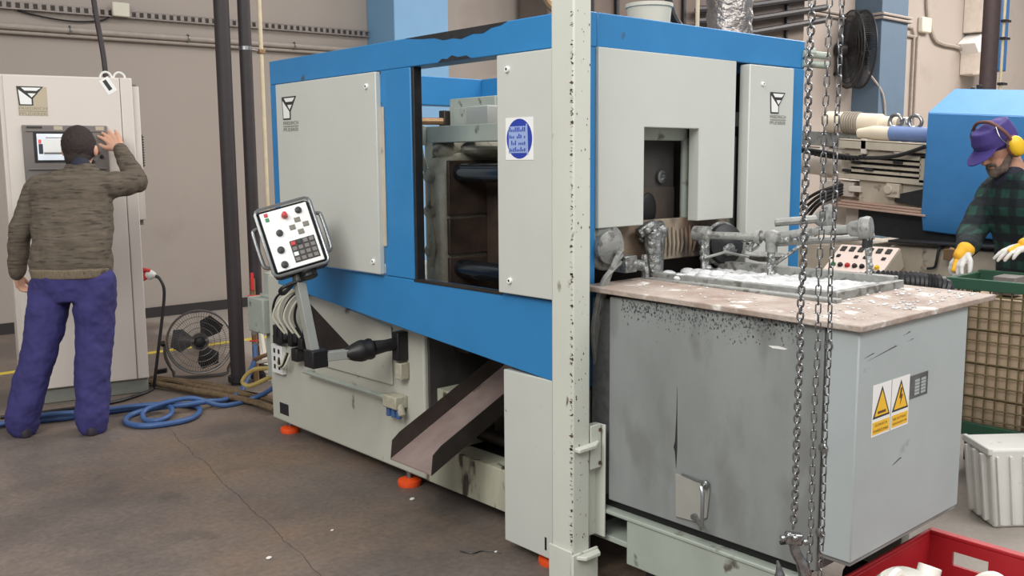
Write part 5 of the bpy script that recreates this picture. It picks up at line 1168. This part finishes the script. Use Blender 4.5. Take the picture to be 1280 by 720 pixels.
# cap
b = MB(); b.ball(H(-.008, 0, .055), (.108, .09, .095), 20, 12, HM); loft(b, [(H(.0, 0, .03), HM @ Vector((.108, 0, 0)), HM @ Vector((0, .091, 0))), (H(.005, 0, .075), HM @ Vector((.112, 0, 0)), HM @ Vector((0, .088, 0))), (H(.0, 0, .13), HM @ Vector((.095, 0, 0)), HM @ Vector((0, .075, 0)))], 20)
cp_ = fused(b, 'cap', 'cap', op, .006, 3)
bb = MB(); n = 12; vs = []
for z in (0, .006):
    for i in range(n + 1):
        a = -1.15 + 2.3 * i / n; vs.append(H(.085 * math.cos(a) + .01, .088 * math.sin(a), .045 + z))
    for i in range(n + 1):
        a = -1.15 + 2.3 * i / n; vs.append(H(.06 + .13 * math.cos(a), .085 * math.sin(a), .03 - .025 * math.cos(a) + z))
fs = []; K = n + 1
for i in range(n):
    fs += [(i, i + 1, K + i + 1, K + i), (2 * K + i, 3 * K + i, 3 * K + i + 1, 2 * K + i + 1), (K + i, K + i + 1, 3 * K + i + 1, 3 * K + i), (i, 2 * K + i, 2 * K + i + 1, i + 1)]
fs += [(0, K, 3 * K, 2 * K), (n, 2 * K + n, 3 * K + n, K + n)]
bb.add(vs, fs).build('cap_brim', 'cap', cp_)
# ear defenders
em = MB(); em.tube(curve_pts([H(.0, .108, .02), H(.01, .112, .08), H(.02, .09, .13), H(.02, .04, .162), H(.02, -.04, .162), H(.02, -.09, .13), H(.01, -.112, .08), H(.0, -.108, .02)]), .009, 8)
eo = em.build('ear_defender_band', 'cap_strap', op)
for s in (-1, 1):
    MB().ball(H(-.012, s * .112, .0), (.042, .028, .056), 18, 12, HM).build('ear_cup', 'yellow_plastic', eo)
    MB().ball(H(-.012, s * .096, .0), (.046, .02, .06), 18, 12, HM).build('ear_cushion', 'cap_strap', eo)
    MB().tube(curve_pts([H(.03, s * .118, .03), H(.05, s * .108, .09), H(.03, s * .085, .14)]), .0025, 5).build('band_wire', 'steel', eo)
# shirt, gloves, trousers
b = MB()
loft(b, [(pe_ - up * .10, f * .15, lf * .22), (pe_ + up * .03, f * .15, lf * .22), (wa_, f * .155, lf * .215), (ch_, f * .16, lf * .225), (ch_ + up * .08, f * .14, lf * .215), (ch_ + up * .14 + f * .02, f * .11, lf * .15), (nk - up * .03, f * .075, lf * .075)], 26)
limb(b, [sR, eR, eR.lerp(wR_, .9)], [.085, .07, .055], 16); limb(b, [sL, eL, eL.lerp(wL_, .9)], [.085, .072, .055], 16)
limb(b, [sR, nk - up * .06], [.065, .06]); limb(b, [sL, nk - up * .06], [.065, .06])
sh_ = fused(b, 'shirt', 'plaid', op, .009, 4, (.09, .03))
b = MB(); limb(b, [nk - up * .055 - lf * .02, nk - up * .035 + f * .01], [.078, .072], 16)
fused(b, 'undershirt', 'undershirt', sh_, .008, 2)
for w_, e_, pd, nd, td, cm in ((wR_, eR, Vector((-.62, .18, -.72)), Vector((-.5, .45, .7)), lf * .9 + Vector((0, 0, -.1)), .45), (wL_, eL, Vector((-.85, .35, -.15)), Vector((-.2, -.3, .9)), -lf * .9, .3)):
    b = MB(); hand(b, w_, pd, nd, td, cm, 1.14, .2); limb(b, [e_.lerp(w_, .9), w_], [.046, .042], 12)
    g = fused(b, 'work_glove', 'glove_white', op, .0055, 2)
    b = MB(); pdn = pd.normalized(); ndn = nd.normalized()
    limb(b, [e_.lerp(w_, .84), w_ + ndn * .004], [.05, .045], 14); limb(b, [w_ + ndn * .014, w_ + pdn * .05 + ndn * .018], [.036, .030], 12)
    fused(b, 'glove_cuff', 'glove_yellow', g, .006, 2)
    b = MB(); limb(b, [w_ + pdn * .085 + td.normalized() * -.0 + ndn * .014, w_ + pdn * .13 + ndn * .0], [.014, .013], 8); fused(b, 'glove_patch', 'glove_yellow', g, .005, 1)
b = MB()
for s in (-1, 1):
    h_ = pe_ + lf * s * .09; limb(b, [h_ - up * .02, h_ + f * .03 - up * .42, h_ - up * .82], [.115, .095, .085], 16)
fused(b, 'trousers', 'trousers', op, .011, 3, (.1, .02))
for s in (-1, 1):
    p0 = (pe_ + lf * s * .09).xy.to_3d(); b = MB()
    loft(b, [(p0 + up * .004 + f * .05, f * .135, lf * .046), (p0 + up * .03 + f * .05, f * .137, lf * .048), (p0 + up * .07 + f * .02, f * .09, lf * .042), (p0 + up * .10, f * .06, lf * .04)], 20); b.build('shoe', 'shoe', op)

# ------------------------------------------------------------------ back wall services on the right
ft = thing('wall_fan', (16.5, 9.2, 2.8), 'large round black wall fan mounted beside the blue pillar', 'fan')
wc_ = Vector((16.50, 9.12, 3.48)); wa2 = Vector((-.77, .64, 0)).normalized()
q2 = Vector((0, 0, 1)).rotation_difference(wa2)
w2 = lambda x, y, z: wc_ + q2 @ Vector((x, y, z))
for r in (.69, .6, .5, .4, .3, .2): MB().torus(w2(0, 0, .1 + (.69 - r) * .12), wa2, r, .014 if r > .65 else .008, 40, 6).build('guard_ring', 'dark_metal', ft)
MB().torus(w2(0, 0, -.12), wa2, .69, .02, 40, 6).build('guard_ring', 'dark_metal', ft)
bb = MB()
for k in range(120):
    a = 2 * math.pi * k / 120; c, s = math.cos(a), math.sin(a)
    bb.tube([w2(.1 * c, .1 * s, -.16), w2(.69 * c, .69 * s, -.12), w2(.69 * c, .69 * s, .1), w2(.1 * c, .1 * s, .18)], .006, 4)
bb.build('guard_spokes', 'dark_metal', ft)['kind'] = 'stuff'
for k in range(3):
    a = 2 * math.pi * k / 3; pts = [w2(rr * math.cos(a + t), rr * math.sin(a + t), zz) for t, rr, zz in ((-.3, .1, -.03), (-.45, .58, -.06), (.5, .6, .06), (.4, .1, .03))]
    MB().prism(pts, wa2 * .01).build('blade', 'dark_metal', ft)
MB().lathe([(.06, -.1), (.13, 0), (.14, .3), (.1, .36), (.05, .38)], wc_, wa2, 20).build('motor', 'black_plastic', ft)
MB().tube([w2(0, 0, .3), Vector((16.25, 9.30, 3.05)), Vector((16.3, WY, 3.05))], .04, 8).build('bracket_arm', 'dark_metal', ft)
tag(MB().tube(curve_pts([(16.75, 9.0, 3.1), (17.05, 8.84, 2.7), (17.2, 8.84, 2.2), (17.3, 8.84, 1.6)]), .02, 6).build('fan_cable', 'wall_conduit'), 'pale cable hanging down the pillar from the wall fan', 'cable')
pc_ = thing('pillar_conduit', (17.3, 8.85, 4.0), 'twin conduit strapped around the blue pillar at fan height', 'conduit')
for z in (4.06, 4.13):
    MB().tube([(11.5, WY - .04, z), (16.9, WY - .04, z), (16.9, 8.82, z), (18.0, 8.82, z), (18.05, 8.9, z)], .025, 6).build('conduit_tube', 'wall_conduit', pc_)
wcx = thing('wall_conduit', (20.0, 9.36, 2.0), 'pale conduit drop with a square box on the pink wall', 'conduit')
for x in (19.25, 19.42):
    MB().tube([(18.6, WY - .04, 4.12 - (x - 19.25)), (x - .1, WY - .04, 4.12 - (x - 19.25)), (x, WY - .04, 3.98), (x + .0, WY - .04, 1.0)], .03, 6).build('conduit_tube', 'wall_conduit', wcx)
MB().box(19.45, 19.85, WY - .12, WY, 4.05, 4.36).build('square_box', 'cream_box', wcx, .03)
MB().tube(curve_pts([(19.7, WY - .05, 4.9), (19.8, WY - .05, 4.4), (20.1, WY - .05, 4.0), (20.5, WY - .05, 3.9), (21.4, WY - .05, 3.86), (21.9, WY - .05, 3.6)]), .04, 6).build('conduit_tube', 'wall_conduit', wcx)
vt = thing('ventilation_unit', (22.0, 9.2, 3.5), 'white wall ventilation unit with a dark blue side cover', 'ventilation unit')
MB().box(21.55, 22.0, 8.95, WY, 4.2, 5.6).build('upper_housing', 'machine_pale', vt, .02)
MB().prism([(21.3, 9.0, 3.95), (21.75, 9.0, 4.2), (22.1, 9.0, 4.2), (22.1, 9.0, 3.7), (21.5, 9.0, 3.75)], (0, .4, 0)).build('elbow_housing', 'white_paint', vt, .02)
MB().box(21.5, 22.0, 8.95, WY, 3.3, 3.78).build('lower_housing', 'machine_pale', vt, .02)
MB().box(21.95, 22.35, 8.75, 9.2, 3.38, 5.7).build('blue_cover', 'blue_dark', vt, .02)
MB().box(21.45, 22.2, 8.9, 9.1, 3.28, 3.34).build('drip_tray', 'machine_pale', vt, .01)
dp = thing('brown_downpipe', (9.5, 3.88, 0), 'thick dark brown vertical pipe behind the blue guard', 'pipe')
MB().cyl((9.5, 3.88, 0), (9.5, 3.88, 5.0), .075, n=18).build('pipe_length', 'brown_pipe', dp)
MB().cyl((9.59, 3.80, 0), (9.59, 3.80, 5.0), .014, n=8).build('side_conduit', 'cream_pipe', dp)
for z in (2.2, 2.62, 2.78): MB().box(9.56, 9.66, 3.76, 3.82, z, z + .025).build('pipe_clip', 'dark_metal', dp, .004)
bd = thing('ventilation_duct', (12, 8.9, 2.6), 'dark brown ventilation duct along the wall behind the machine', 'duct')
MB().box(8.4, 14.2, 8.75, 9.3, 3.05, 5.2).build('duct_body', 'hood', bd, .03)
for x in (9.6, 11.0, 12.4, 13.6): MB().box(x, x + .06, 8.70, 8.75, 3.02, 5.2).build('duct_flange', 'dark_metal', bd, .01)
pd_ = thing('slanting_pipes', (12.5, 8.6, 3.5), 'bundle of dark pipes slanting across the brown duct', 'pipe')
for k in range(3): MB().tube([(11.2, 8.62, 3.3 + .16 * k), (12.6, 8.62, 3.42 + .2 * k), (14.6, 8.62, 3.78 + .2 * k)], .05, 8).build('pipe_length', 'dark_metal', pd_)
for x, l in ((9.0, 'dark hanger rod near the duct left of the foil duct'), ):
    tag(MB().cyl((x, 8.6, 2.8), (x, 8.6, 5.2), .05, n=8).build('hanger_rod', 'dark_metal'), 'dark vertical rod in front of the brown duct', 'rod')
